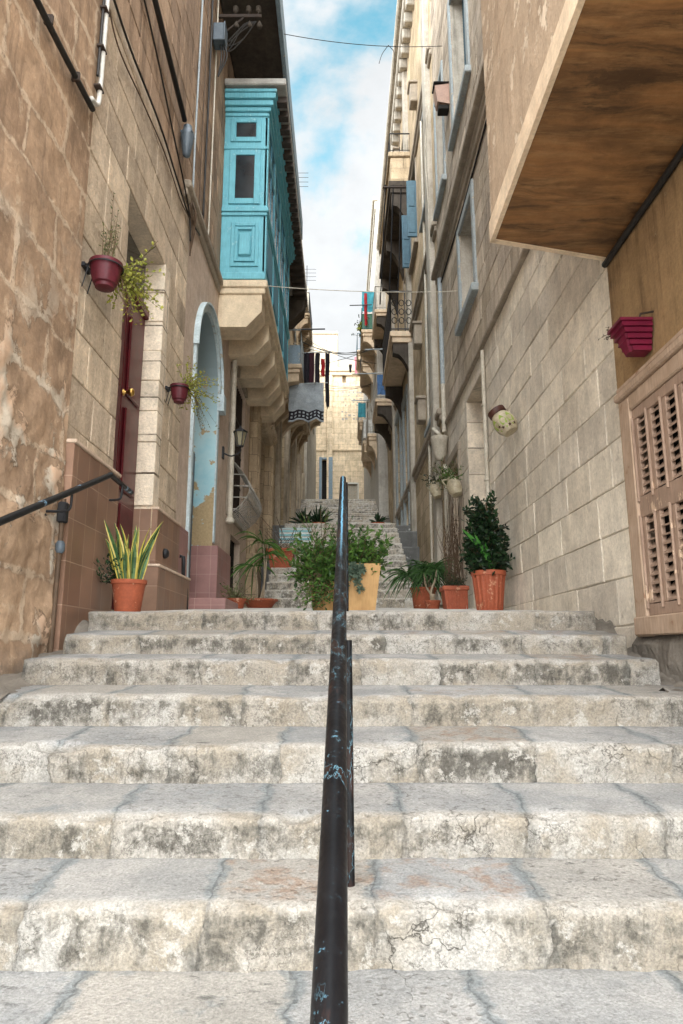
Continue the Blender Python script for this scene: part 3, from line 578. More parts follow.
def flight(name, steps, y_end, nx, mat, amp=1.0, seed=0.0, tread_rise=.05):
    """steps = [(index, y, z_base, z_nosing, x_left, x_right)]; weathered risers, broken nosings, dished treads"""
    V = []; F = []; SID = []; RI = []
    for s, (i, y, zb, zn, xl, xr) in enumerate(steps):
        yn, zt = (steps[s+1][1], steps[s+1][2]) if s+1 < len(steps) else (y_end, zn + tread_rise*(y_end-y))
        prof = []
        for k in range(7): prof.append((y, zb-.03+(zn-.020-zb+.03)*k/6, k/6*.92))
        for k in range(1, 5):
            a = math.pi/2*k/5; prof.append((y+.018*(1-math.cos(a)), zn-.020+.018*math.sin(a), .92+.1*k/5))
        for k in range(0, 9): f = k/8; prof.append((y+.03+(yn-y-.03+.02)*f, zn+(zt-zn)*f, 1.04+.96*f))
        n = len(prof); o = len(V)
        for c in range(nx+1):
            x = xl+(xr-xl)*c/nx
            for q, (py, pz, pr) in enumerate(prof):
                e = fbm(x*2.3+seed, i*5.1, pz*2.3, 4); e2 = fbm(x*9+seed, i*3.7+py*4, pz*9, 4); e3 = fbm(x*.8+seed, i*9.3, 0, 3)
                nose = max(0, 1-abs(pr-1.0)/.11)
                chip = max(0, fbm(x*4.2+seed, i*7.7, 2.2, 3)-.12)
                if pr <= 1.02:
                    dy = amp*(e*.009+e2*.010+e3*.012) + nose*chip*.07*amp + .010*amp*fbm(x*22+seed, i*3.1, pz*22, 3); dz = -nose*(chip*.05+abs(e2)*.012)*amp + e3*.006*amp
                else:
                    fade = min(1, (2.0-pr)/.25)
                    dy = nose*chip*.05*amp + amp*e3*.016*fade; dz = amp*(e*.007+e2*.004)*fade - nose*chip*.045*amp + e3*.008*amp*fade
                V.append((x + .012*e2*(c in (0, nx)), py+dy, pz+dz)); SID.append(float(i)); RI.append(pr)
        for c in range(nx):
            for q in range(n-1): F.append((o+c*n+q, o+(c+1)*n+q, o+(c+1)*n+q+1, o+c*n+q+1))
        for c, rev in ((0, 0), (nx, 1)):                            # ends of the block
            b0 = len(V); x = V[o+c*n][0]
            V.append((x, yn, zb-.25)); V.append((x, y, zb-.25)); SID += [float(i)]*2; RI += [.3]*2
            loop = [o+c*n+q for q in range(n)] + [b0, b0+1]
            F.append(loop if rev else loop[::-1])
    me = bpy.data.meshes.new(name); me.from_pydata(V, [], F); me.materials.append(mat)
    for nm, arr in (('stepid', SID), ('rise', RI)):
        a = me.attributes.new(nm, 'FLOAT', 'POINT'); a.data.foreach_set('value', arr)
    me.polygons.foreach_set('use_smooth', [len(p.vertices) == 4 for p in me.polygons]); me.update()
    ob = bpy.data.objects.new(name, me); col.objects.link(ob)
    return tag(ob, kind='structure')

W = 1.88
st = [(k, 1.62+.42*k, -.99+.165*k, -.835+.165*k, -1.95, 1.95) for k in range(-7, 1)]
st += [(1, 2.0, -.819, -.664, -1.95, 1.95), (2, 2.356, -.646, -.518, -1.95, 1.95), (3, 2.778, -.496, -.358, -1.95, 1.95),
       (4, 3.23, -.336, -.204, -1.92, 1.92), (5, 3.72, -.18, -.047, -1.68, 1.67), (6, 4.19, -.023, .093, -1.66, 1.70), (7, 4.70, .131, .258, -1.70, 1.71)]
flight('stone_steps', st, 5.4, 190, M['steps'], 1.0)
flight('stone_steps', [(20+k, 12.3+.385*k, .72+.183*k, .72+.183*(k+1), -1.42, 1.36) for k in range(13)], 17.6, 60, M['steps_brightened'], .8, 11)
flight('stone_steps', [(40+k, 23+.35*k, 3.35+.158*k, 3.35+.158*(k+1), -1.9, 1.9) for k in range(20)], 30.4, 36, M['steps_brightened'], .7, 23)
def sheet(name, x0, x1, pts, mat, amp, nx=24, seed=0):
    m = MB(); vs = []; fs = []
    n = len(pts)
    for i, (y, z) in enumerate(pts):
        for k in range(nx+1):
            x = x0+(x1-x0)*k/nx; vs.append((x, y, z+amp*fbm(x*1.7+seed, y*1.7, seed, 4)))
    for i in range(n-1):
        for k in range(nx): fs.append((i*(nx+1)+k, i*(nx+1)+k+1, (i+1)*(nx+1)+k+1, (i+1)*(nx+1)+k))
    m.add(vs, fs); return tag(m.build(name, mat, smooth=True), kind='structure')
def ys(y0, z0, y1, z1, n): return [(y0+(y1-y0)*i/n, z0+(z1-z0)*i/n) for i in range(n+1)]
sheet('pavement', -1.95, 1.95, ys(5.3, .283, 12.4, .735, 30)+ys(12.6, .74, 17.6, 1.0, 12), M['landing'], .008)
sheet('pavement', -1.95, 1.95, ys(17.5, 3.11, 23.1, 3.36, 16), M['landing'], .01)
sheet('pavement', -2.6, 2.6, ys(30.3, 6.52, 46, 7.0, 20), M['landing'], .01)
# rough cement fillets where the upper steps stop short of the walls
for sx in (-1, 1):
    m = MB(); vs = []; fs = []; nx, ny = 8, 40
    for j in range(ny+1):
        y = 3.2+2.3*j/ny; z = -.22+.06*(y-3.2)+.09*max(0, min(1, (y-4.15)/.2))+.18*max(0, min(1, (y-4.65)/.2))
        for k in range(nx+1):
            x = 1.55+.36*k/nx; vs.append((sx*x, y, z+.05*(k/nx)**1.5+.05*fbm(x*5, y*4, sx*3, 4)+.025*fbm(x*16, y*16, sx*3, 3)))
    for j in range(ny):
        for k in range(nx): fs.append((j*(nx+1)+k, j*(nx+1)+k+1, (j+1)*(nx+1)+k+1, (j+1)*(nx+1)+k))
    m.add(vs, fs); tag(m.build('pavement_edge', M['wallgrey'], smooth=True), kind='structure')

for (xa, xb) in ((1.37, 1.95), (-1.95, -1.43)):
    m = MB(); m.bbox(xa, xb, 17.3, 17.62, .4, 3.12, .03)
    for k in range(3): m.bbox(xa, xb, 16.9-.4*k, 17.3-.4*k-.001, .4, 2.9-.45*k, .03)
    tag(m.build('pavement_retaining_steps', M['paintstep']), kind='structure')
# ------------------------------------------------------------------ building kit
def wall_mb(m, side, y0, y1, z0, z1, X=W, holes=(), thick=3.0, mi=0, mj=None):
    """street wall on plane x = side*X; holes (y0, y1, z0, z1, depth) get their reveals (material mj)"""
    ysx = sorted({y0, y1, *[v for h in holes for v in h[:2]]}); zsx = sorted({z0, z1, *[v for h in holes for v in h[2:4]]})
    x = side*X; mj = mi if mj is None else mj
    for a, b in zip(ysx, ysx[1:]):
        for c, e in zip(zsx, zsx[1:]):
            if any(h[0] <= a and b <= h[1] and h[2] <= c and e <= h[3] for h in holes): continue
            m.add([(x,a,c),(x,b,c),(x,b,e),(x,a,e)], [(0,1,2,3)], mi)
    for h in holes:
        a, b, c, e, dp = h[:5]; xi = x+side*dp
        m.add([(x,a,c),(x,a,e),(xi,a,e),(xi,a,c)], [(0,1,2,3)], mj); m.add([(x,b,c),(x,b,e),(xi,b,e),(xi,b,c)], [(0,1,2,3)], mj)
        m.add([(x,a,e),(x,b,e),(xi,b,e),(xi,a,e)], [(0,1,2,3)], mj); m.add([(x,a,c),(x,b,c),(xi,b,c),(xi,a,c)], [(0,1,2,3)], mj)
    xo = side*(X+thick)
    m.add([(x,y0,z0),(xo,y0,z0),(xo,y0,z1),(x,y0,z1)], [(0,1,2,3)], mi); m.add([(x,y1,z0),(xo,y1,z0),(xo,y1,z1),(x,y1,z1)], [(0,1,2,3)], mi)
    m.add([(x,y0,z1),(xo,y0,z1),(xo,y1,z1),(x,y1,z1)], [(0,1,2,3)], mi)
    m.add([(xo,y0,z0),(xo,y1,z0),(xo,y1,z1),(xo,y0,z1)], [(0,1,2,3)], mi)
    return m
def blocks(m, side, y0, y1, z0, z1, X=W, bw=.66, bh=.315, holes=(), oz=0.0, seed=1, gap=.009, proud=.006, mi=0):
    """hand-laid courses standing slightly proud of the pointing, cut round the openings"""
    rr = random.Random(seed); s = side; zc = z0-((z0-oz) % bh)
    while zc < z1-.01:
        y = y0-rr.uniform(0, bw)
        while y < y1-.01:
            L = bw*rr.uniform(.62, 1.35); rects = [(max(y, y0), min(y+L, y1), max(zc, z0), min(zc+bh, z1))]; y += L
            for h in holes:
                nr = []
                for (a, b_, c, e) in rects:
                    if b_ <= h[0] or a >= h[1] or e <= h[2] or c >= h[3]: nr.append((a, b_, c, e)); continue
                    if a < h[0]: nr.append((a, h[0]+gap, c, e))
                    if b_ > h[1]: nr.append((h[1]-gap, b_, c, e))
                    if c < h[2]: nr.append((max(a, h[0]), min(b_, h[1]), c, h[2]))
                    if e > h[3]: nr.append((max(a, h[0]), min(b_, h[1]), h[3], e))
                rects = nr
            for (a, b_, c, e) in rects:
                if b_-a < .05 or e-c < .04: continue
                g = gap*.5; j = lambda k=.0035: rr.uniform(-k, k); x0 = s*(X+.012); x1 = s*(X-proud+rr.uniform(-.003, .003)); ch = .007
                o4 = [(a+g+j(), c+g+j()), (b_-g+j(), c+g+j()), (b_-g+j(), e-g+j()), (a+g+j(), e-g+j())]
                ctr = ((a+b_)/2, (c+e)/2); n4 = [(p+(ch if p < ctr[0] else -ch), q+(ch if q < ctr[1] else -ch)) for p, q in o4]
                tl = [rr.uniform(-.002, .002) for _ in range(4)]
                vs = [(x0, p, q) for p, q in o4]+[(x1+s*.005, p, q) for p, q in o4]+[(x1+t_, p, q) for (p, q), t_ in zip(n4, tl)]
                fs = [(8,9,10,11)]+[(k, (k+1)%4, 4+(k+1)%4, 4+k) for k in range(4)]+[(4+k, 4+(k+1)%4, 8+(k+1)%4, 8+k) for k in range(4)]
                if s > 0: fs = [f[::-1] for f in fs]
                m.add(vs, fs, mi)
        zc += bh
    return m
def window(b, side, y0, y1, z0, z1, X=W, depth=.18, frame='white', pane='glass', surround=None, sw=.1, sp=.03, sill=True, cross=True, shutter=None, label=None):
    xi = side*(X+depth); s = side
    f = MB(); t = .055
    f.bbox(xi, xi-s*.05, y0, y0+t, z0, z1); f.bbox(xi, xi-s*.05, y1-t, y1, z0, z1)
    f.bbox(xi-s*.002, xi-s*.048, y0+t, y1-t, z1-t, z1); f.bbox(xi-s*.002, xi-s*.048, y0+t, y1-t, z0, z0+t)
    if cross:
        ym = (y0+y1)/2; f.bbox(xi-s*.004, xi-s*.046, ym-.03, ym+.03, z0+t, z1-t); zm = z0+(z1-z0)*.68
        f.bbox(xi-s*.006, xi-s*.044, y0+t, ym-.03, zm-.02, zm+.02); f.bbox(xi-s*.006, xi-s*.044, ym+.03, y1-t, zm-.02, zm+.02)
    fo = f.build('window', M[frame], b)
    if label: fo['label'] = label
    p = MB(); p.box(xi-s*.012, xi-s*.02, y0+.01, y1-.01, z0+.01, z1-.01); p.build('pane', M[pane], fo)
    if shutter:
        q = MB()
        for k in range(int((z1-z0)/.06)):
            zz_ = z0+.05+k*.06; q.box(xi-s*.055, xi-s*.075, y0+.05, y1-.05, zz_, zz_+.035)
        q.build('shutter', M[shutter], fo)
    if surround:
        q = MB(); x = s*X
        q.bbox(x+s*.02, x-s*sp, y0-sw, y0-.001, z0-sw*.2, z1+sw, .01); q.bbox(x+s*.02, x-s*sp, y1+.001, y1+sw, z0-sw*.2, z1+sw, .01)
        q.bbox(x+s*.02, x-s*(sp-.003), y0, y1, z1+.001, z1+sw, .01)
        q.build('window_surround', M[surround], b)
    if sill:
        q = MB(); x = s*X; q.bbox(x+s*.1, x-s*.1, y0-sw-.05, y1+sw+.05, z0-.12, z0-.003, .012); q.build('window_sill', M[surround or 'stonetrim'], b)
    return fo
def door(b, side, y0, y1, z0, z1, X=W, depth=.25, mat='brownwood', transom=.0, panels=3, label=None):
    s = side; xi = s*(X+depth); m = MB(); zt = z1-transom
    m.box(xi, xi+s*.03, y0, y1, z0, zt)
    ym = (y0+y1)/2
    for a, c in ((y0+.01, ym-.008), (ym+.008, y1-.01)):
        m.bbox(xi-s*.03, xi-.0*s, a, c, z0+.02, zt-.02, .006)
        h = (zt-z0-.3)/panels
        for k in range(panels):
            m.bbox(xi-s*.055, xi-s*.028, a+.09, c-.09, z0+.2+k*h, z0+.2+(k+1)*h-.12, .018)
    m.bbox(xi-s*.07, xi-s*.001, y0, y1, zt-.02, zt+.09, .012)
    o = m.build('door', M[mat], b)
    if label: o['label'] = label
    if transom > .15:
        q = MB(); q.box(xi-s*.005, xi+s*.01, y0, y1, zt+.09, z1); q.build('fanlight', M['glass'], b)
    return o
def railing(b, side, X0, X1, y0, y1, zf, h=.95, mat='blackiron', pitch=.11, scroll=False, name='railing'):
    """balcony railing, open bars along three sides"""
    m = MB(); s = side; xa, xb = s*X0, s*X1
    run = [((xa, y0), (xb, y0)), ((xb, y0), (xb, y1)), ((xb, y1), (xa, y1))]
    for (ax, ay), (bx, by) in run:
        L = math.hypot(bx-ax, by-ay); n = max(2, int(L/pitch))
        k_ = 1.6 if scroll else 1.0; m.tube([(ax, ay, zf+h), (bx, by, zf+h)], .018*k_, 6); m.tube([(ax, ay, zf+.08), (bx, by, zf+.08)], .011*k_, 5)
        for k in range(n+1):
            f = k/n; x, y = ax+(bx-ax)*f, ay+(by-ay)*f
            m.tube([(x, y, zf), (x, y, zf+h)], .009*k_, 5, caps=False)
            if scroll and k < n:
                f2 = (k+.5)/n; x2, y2 = ax+(bx-ax)*f2, ay+(by-ay)*f2; r = pitch*.42
                for zc in (.28, .5, .72):
                    pts = [(x2+(bx-ax)/L*r*math.cos(a), y2+(by-ay)/L*r*math.cos(a), zf+h*zc+r*1.3*math.sin(a)) for a in [2*math.pi*q/8 for q in range(9)]]
                    m.tube(pts, .013, 4, caps=False)
    return m.build(name, M[mat], b)
def balcony(b, side, X0, X1, y0, y1, zf, mat='honey', th=.16, corb=3, ch=.5, drop=None, under=None):
    """stone balcony floor on scrolled corbels; returns the floor (a part)"""
    s = side; m = MB()
    m.bbox(s*(X0-.02), s*X1, y0, y1, zf-th*.5, zf, .012); m.bbox(s*(X0-.02), s*(X1+.05*(1 if X1 > X0 else -1)*-1), y0+.04, y1-.04, zf-th, zf-th*.5-.002, .012)
    fo = m.build('balcony_floor', M[mat], b)
    xw, xo = s*X0, s*(X1+.08)
    for k in range(corb):
        yc = y0+.22+(y1-y0-.44)*k/max(1, corb-1)
        prof = [(xw, zf-th-.003), (xo, zf-th-.003), (xo, zf-th-ch*.28)]
        for q in range(1, 7):
            a = q/6; prof.append((xo+(xw-xo)*(.05+.9*a**.75), zf-th-ch*.28-ch*.72*(a**1.6)))
        prof.append((xw, zf-th-ch))
        c = MB(); c.prism(prof, 'y', yc-.13, yc+.13); c.build('corbel', M[under or mat], fo)
    return fo
# ------------------------------------------------------------------ brown rubble house (left, beside the viewer)
b = thing('stone_house', (-W, 2, 0), 'brown stone house with pale smeared pointing, close beside the lower steps', 'building')
m = MB(); vs = []; fs = []; ny, nz = 150, 200; y0, y1, z0, z1 = .6, 4.53, -1.3, 5.6
for j in range(nz+1):
    for k in range(ny+1):
        y = y0+(y1-y0)*k/ny; z = z0+(z1-z0)*j/nz
        low = max(0, min(1, (2.3-z)/1.2))
        e = .012*fbm(y*1.5, z*1.5, 3, 3)+.006*fbm(y*6, z*6, 8, 4) + low*(.03*fbm(y*2.2, z*2.2, 12, 4)+.014*fbm(y*8, z*8, 5, 3))
        e += .06*max(0, min(1, (-.0-z)/.4))
        if k == ny: e = 0
        vs.append((-W+e, y, z))
for j in range(nz):
    for k in range(ny): a = j*(ny+1)+k; fs.append((a, a+1, a+ny+2, a+ny+1))
m.add(vs, fs)
m.build('wall', M['rubble'], b, smooth=True)
m = MB(); m.box(-W-3, -W-.03, 0.3, 4.527, -3.2, 10.5); m.box(-W-.03, -W, 0.3, .6, -3.2, 10.5); m.box(-W-.03, -W, .6, 4.527, 5.6, 10.5); m.build('upper_wall', M['rubble'], b)

# ------------------------------------------------------------------ townhouse with the red door
XL = W+.02
b = thing('townhouse', (-W, 6.2, .3), 'buff limestone house with an oxblood red door and tiled base', 'building')
HL = [(5.53, 6.76, .0, 4.06, .24)]
m = MB(); wall_mb(m, -1, 4.53, 7.75, -1.5, 5.35, XL+.007, HL, mi=1, mj=2); blocks(m, -1, 4.53, 7.75, -1.5, 5.35, XL, .62, .36, HL, .1, 3, .008, .005); m.build('wall', [M['ashlarL'], M['mortar_dark'], M['jambL']], b)
m = MB(); wall_mb(m, -1, 4.53, 7.75, 5.35, 12.5, XL+.014, mi=1); blocks(m, -1, 4.53, 7.75, 5.35, 12.5, XL+.006, .55, .33, (), 5.35, 4, .012, .006); m.build('upper_wall', [M['upperL'], M['mortar_dark']], b)
m = MB()
for k in range(8):
    za = 1.413+k*.331; e = random.uniform(-.02, .05); m.bbox(-XL-.225, -XL+.016+random.uniform(-.003,.003), 6.762-.03+random.uniform(-.006,.006), 6.95+e, za, za+.325, .007)
m.build('quoin', M['jambL'], b)
d_ = door(b, -1, 5.53, 6.76, .33, 4.05, XL, .2, 'red', .62, 3)
kn = MB(); kn.lathe([(.028, 0), (.03, .012), (.014, .02), (.014, .05), (.034, .062), (.04, .085), (.03, .105), (.006, .112)], (-XL-.145, 6.10, 2.36), 18, axis=(1, 0, 0)); kn.build('door_knob', M['brass'], d_, smooth=True)
for (a, c, zt, dx) in ((4.535, 5.52, 1.39, .075), (6.77, 7.74, 1.38, .06)):
    m = MB(); m.bbox(-XL-.02, -XL+dx, a, c, -.6, zt, .004); m.build('plinth', M['tileA'], b)
    m = MB(); m.bbox(-XL-.02, -XL+dx+.012, a-.004, c+.004, zt+.001, zt+.03, .006); m.build('plinth_cap', M['cap'], b)
m = MB(); m.bbox(-XL-.23, -XL+.001, 6.735, 6.768, .3, 1.38, .003); m.build('jamb_tiles', M['tileA'], b)
m = MB(); m.bbox(-XL+.02, -1.70, 6.38, 7.73, -.1, .76, .004); ld = m.build('low_ledge', M['tileA'], b)
m = MB(); m.bbox(-XL+.02, -1.688, 6.37, 7.74, .761, .785, .005); m.build('cap', M['cap'], ld)
m = MB(); m.bbox(-XL-.2, -XL+.0, 5.54, 6.73, -.1, .33, .01); m.build('threshold', M['stonetrim'], b)
# small round vent cover
m = MB(); m.lathe([(.055, 0), (.05, .03), (.03, .05), (.005, .055)], (-XL+.058, 7.1, .98), 14, axis=(1,0,0)); m.build('vent_cover', M['blackiron'], b, smooth=True)
m = MB(); m.tube([(-1.80, 7.62, .72), (-1.72, 7.64, .71), (-1.70, 7.66, .28)], .02, 8); m.tube([(-1.80,7.62,1.02),(-1.76,7.63,1.02),(-1.75,7.65,.6)], .022, 8); m.build('boot_scraper', M['blackiron'], b, smooth=True)

# ------------------------------------------------------------------ house with the blue arched doorway and the turquoise balcony
b = thing('townhouse', (-W, 10.5, .6), 'rendered house with sky blue arched doorway and turquoise enclosed wooden balcony', 'building')
A0, A1, ZS = 8.38, 10.03, 3.86; ar = (A1-A0)/2; ac = (A0+A1)/2; az = ZS+ar
m = MB(); wall_mb(m, -1, 7.75, 13.6, -.5, 5.5, XL, [(A0, A1, .2, az, 0.0), (11.25, 12.95, 2.38, 4.85, .22), (11.65, 12.75, .85, 1.95, .25)])
N = 20; vs = []; fs = []
for k in range(N+1):
    a = math.pi*k/N; vs += [(-XL, ac-ar*math.cos(a), ZS+ar*math.sin(a)), (-XL, ac-ar*math.cos(a), az)]
for k in range(N): fs.append((2*k, 2*k+2, 2*k+3, 2*k+1))
m.add(vs, fs); m.build('wall', M['renderL'], b)
m = MB(); wall_mb(m, -1, 7.75, 13.6, 5.5, 12.8, XL+.014, mi=1); blocks(m, -1, 7.75, 13.6, 5.5, 12.8, XL+.006, .55, .33, (), 5.5, 5, .012, .006); m.build('upper_wall', [M['upperL'], M['mortar_dark']], b)
# the deep reveal, painted
m = MB(); pr = [(A0, .2)] + [(A0, ZS)] + [(ac-ar*math.cos(math.pi*k/N), ZS+ar*math.sin(math.pi*k/N)) for k in range(1, N)] + [(A1, ZS), (A1, .2)]
vs = []; fs = []
for (y, z) in pr: vs += [(-XL, y, z), (-XL-.17, y, z), (-XL-.34, y, z)]
for k in range(len(pr)-1): fs += [(3*k, 3*k+3, 3*k+4, 3*k+1), (3*k+1, 3*k+4, 3*k+5, 3*k+2)]
m.add(vs, fs); m.build('door_reveal', M['sky_jamb'], b)
m = MB(); m.box(-XL-.37, -XL-.33, A0-.1, A1+.1, .3, az+.05)
for k in range(2):
    ya = A0+.05+k*(ar); m.bbox(-XL-.33, -XL-.30, ya, ya+ar-.06, .5, 2.9, .01)
    for q in range(3): m.bbox(-XL-.31, -XL-.28, ya+.12, ya+ar-.18, .62+q*.76, 1.2+q*.76, .015)
m.build('door', M['greywood'], b)
def arch_band(m, r0, r1, x0, x1, a0=0.0, a1=math.pi, n=22):
    for k in range(n):
        a, c = a0+(a1-a0)*k/n, a0+(a1-a0)*(k+1)/n
        P = lambda r, t: (ac-r*math.cos(t), ZS+r*math.sin(t))
        m.prism([P(r0, a), P(r1, a), P(r1, c), P(r0, c)], 'x', x0, x1)
m = MB(); arch_band(m, ar+.004, ar+.10, -XL-.01, -XL+.04); arch_band(m, ar+.10, ar+.13, -XL-.01, -XL+.075)
m.bbox(-XL-.01, -XL+.04, A0-.10, A0-.004, .3, ZS); m.bbox(-XL-.01, -XL+.10, A1+.004, A1+.22, ZS-.28, ZS+.0, .01)
m.bbox(-XL-.01, -XL+.02, A1+.004, A1+.12, 1.55, ZS-.281); m.build('arch_surround', M['palearch'], b)
m = MB(); m.bbox(-XL-.34, -XL+.09, A1-.02, 11.2, -.1, 1.5, .004); m.build('plinth', M['tileB'], b)
m = MB(); m.bbox(-XL-.02, -XL+.05, 7.76, A0-.15, -.1, 1.40, .004); m.build('plinth', M['tileB'], b)
m = MB(); m.bbox(-XL-.3, -1.42, 8.5, 9.55, -.1, .625, .006); m.build('doorstep', M['tileB'], b)
m = MB(); m.bbox(-XL-.02, -XL+.08, 7.4, 9.75, 5.5, 5.6, .02); m.bbox(-XL-.02, -XL+.04, 7.4, 9.75, 5.38, 5.499, .02); m.build('string_course', M['stonetrim'], b)
# barred ground floor window with its bellied lower grille, and the cellar opening
m = MB(); m.box(-XL-.24, -XL-.22, 11.2, 13.0, 2.3, 4.9); wd = m.build('window', M['dark'], b)
m = MB()
for k in range(13):
    y = 11.32+k*.13; m.tube([(-XL-.06, y, 2.38), (-XL-.06, y, 4.85)], .011, 6, caps=False)
for z in (3.0, 3.6, 4.2): m.box(-XL-.075, -XL-.05, 11.25, 12.95, z, z+.03)
m.build('window_bars', M['iron'], wd)
m = MB(); nb = 15
for k in range(nb):
    y = 11.22+1.72*k/(nb-1)
    pts = [(-XL+.02+.36*math.sin(math.pi*min(1, q/10*1.0))**.8*(1 if q < 10 else 0)*(0.55+.45*math.sin(math.pi*q/14)), y, 3.18-.98*q/10) for q in range(11)]
    m.tube(pts, .010, 5, caps=False)
for q in (1, 3, 5, 7, 9):
    xx = -XL+.02+.36*math.sin(math.pi*q/10)**.8*(.55+.45*math.sin(math.pi*q/14)); z = 3.18-.98*q/10
    m.tube([(-XL, 11.2, z), (xx, 11.22, z), (xx, 12.94, z), (-XL, 12.96, z)], .010, 5, caps=False)
m.build('belly_grille', M['whiteiron'], wd)
m = MB()
for k in range(17): yy = 11.25+k*.105; m.bbox(-XL+.0, -XL+.06, yy, yy+.07, 4.86, 5.02, .01)
m.bbox(-XL-.01, -XL+.04, 11.12, 11.249, 2.3, 5.05); m.bbox(-XL-.01, -XL+.05, 11.1, 13.05, 2.18, 2.32, .01); m.build('window_surround', M['stonetrim'], b)
m = MB(); m.box(-XL-.27, -XL-.24, 11.6, 12.8, .8, 2.0)
for k in range(7): m.tube([(-XL-.1, 11.75+k*.15, .85), (-XL-.1, 11.75+k*.15, 1.95)], .012, 6)
m.build('cellar_opening', M['dark'], b)

# turquoise enclosed balcony
BX0, BX1, BY0, BY1 = -XL+.0, -1.2, 9.8, 14.3
m = MB()
m.bbox(BX0, BX1, BY0, BY1, 5.66, 8.60, .006)
# mouldings on the near end and along the street face
def rail_band(z0, z1, p): m.bbox(BX0+.001, BX1+p, BY0-p, BY1+p, z0, z1, .008)
rail_band(5.64, 5.76, .02); rail_band(6.74, 6.80, .025); rail_band(6.80, 6.88, .045); rail_band(6.88, 6.92, .02)
rail_band(7.94, 8.0, .02); rail_band(8.55, 8.62, .02); rail_band(8.62, 8.70, .05); rail_band(8.70, 8.80, .09); rail_band(8.80, 8.90, .13); rail_band(8.90, 8.96, .15)
def end_frame(x0, x1, z0, z1, t, p=.022):
    m.bbox(x0, x0+t, BY0-p, BY0+.01, z0, z1, .006); m.bbox(x1-t, x1, BY0-p, BY0+.01, z0, z1, .006)
    m.bbox(x0+t, x1-t, BY0-p, BY0+.01, z1-t, z1, .006); m.bbox(x0+t, x1-t, BY0-p, BY0+.01, z0, z0+t, .006)
end_frame(-1.80, -1.30, 8.08, 8.52, .085); end_frame(-1.80, -1.30, 6.95, 7.93, .10); end_frame(-1.74, -1.30, 5.86, 6.62, .06); end_frame(-1.68, -1.36, 5.94, 6.54, .05, .03)
m.bbox(-1.62, -1.42, BY0-.035, BY0+.01, 6.04, 6.44, .03)
for k in range(5): m.bbox(BX1-.04, BX1+.018, BY0+k*(BY1-BY0-.1)/4, BY0+.1+k*(BY1-BY0-.1)/4, 5.77, 8.54, .006)
tb = m.build('enclosed_balcony', M['teal'], b); tb['label'] = 'turquoise enclosed wooden balcony with panelled end'
m = MB(); m.box(-1.71, -1.39, BY0-.004, BY0+.001, 8.17, 8.43); m.build('end_window_pane', M['glass'], tb)
m = MB(); m.box(-1.70, -1.40, BY0-.004, BY0+.001, 7.05, 7.83); m.build('end_window_pane', M['glass'], tb)
bay = (BY1-BY0-.1)/4
for k in range(4):
    ya = BY0+.12+k*bay; yb = ya+bay-.14
    m = MB()
    for z0, z1 in ((6.96, 7.92), (8.06, 8.53)):
        m.bbox(BX1-.02, BX1+.014, ya, ya+.06, z0, z1, .005); m.bbox(BX1-.02, BX1+.014, yb-.06, yb, z0, z1, .005)
        m.bbox(BX1-.02, BX1+.014, ya+.06, yb-.06, z0, z0+.06, .005); m.bbox(BX1-.02, BX1+.014, ya+.06, yb-.06, z1-.06, z1, .005)
        m.bbox(BX1-.02, BX1+.012, (ya+yb)/2-.025, (ya+yb)/2+.025, z0+.06, z1-.06, .005)
    m.bbox(BX1-.02, BX1+.016, ya+.04, yb-.04, 5.9, 6.6, .02)
    wf = m.build('balcony_window', M['teal_dk'], tb)
    m = MB(); m.box(BX1-.01, BX1+.003, ya+.03, yb-.03, 6.98, 7.9); m.box(BX1-.01, BX1+.003, ya+.03, yb-.03, 8.08, 8.5); m.build('pane', M['glassb'], wf)
m = MB(); m.bbox(BX0, -.90, BY0-.2, 16.9, 8.99, 9.11, .015); rs = m.build('roof_slab', M['slab'], tb)
m = MB()
for k in range(23): m.bbox(-1.25, -.905, BY0+.05+k*.31, BY0+.19+k*.31, 8.87, 8.985, .008)
m.build('rafters', M['rafter'], rs)
m = MB(); m.prism([(BX0, 8.985), (-.93, 8.985), (-.98, 8.6), (-1.3, 8.25), (BX0, 8.1)], 'y', 16.4, 16.85); m.build('end_bracket', M['darkstone'], rs)
# stone floor and chamfered corbels under it
m = MB(); m.bbox(BX0, BX1+.05, BY0-.03, BY1+.05, 5.50, 5.63, .02); m.bbox(BX0, BX1+.02, BY0-.01, BY1+.02, 5.40, 5.499, .015); m.build('balcony_floor', M['corbel'], b)
for k in range(5):
    yc = 9.82+k*1.02
    m = MB(); m.prism([(BX0, 5.399), (-1.23, 5.399), (-1.23, 5.12), (-1.46, 4.86), (BX0, 4.86)], 'y', yc, yc+.46); m.build('corbel', M['corbel'], b)
m = MB(); m.box(BX0, -1.75, 9.9, 14.2, 5.15, 5.398); m.build('corbel_backing', M['corbel'], b)
# overhanging upper gallery with rafters below its edge
m = MB(); m.bbox(BX0, -1.02, 8.3, 15.2, 9.95, 10.12, .02); up = m.build('overhanging_floor', M['darkstone'], b)
m = MB(); m.bbox(-1.02, -.95, 8.3, 15.2, 9.80, 10.3, .01); m.build('fascia', M['fascia'], up)
m = MB(); wall_mb(m, -1, 8.3, 15.2, 10.3, 12.8, 1.3, thick=.5); m.build('upper_gallery', M['roughR'], up)

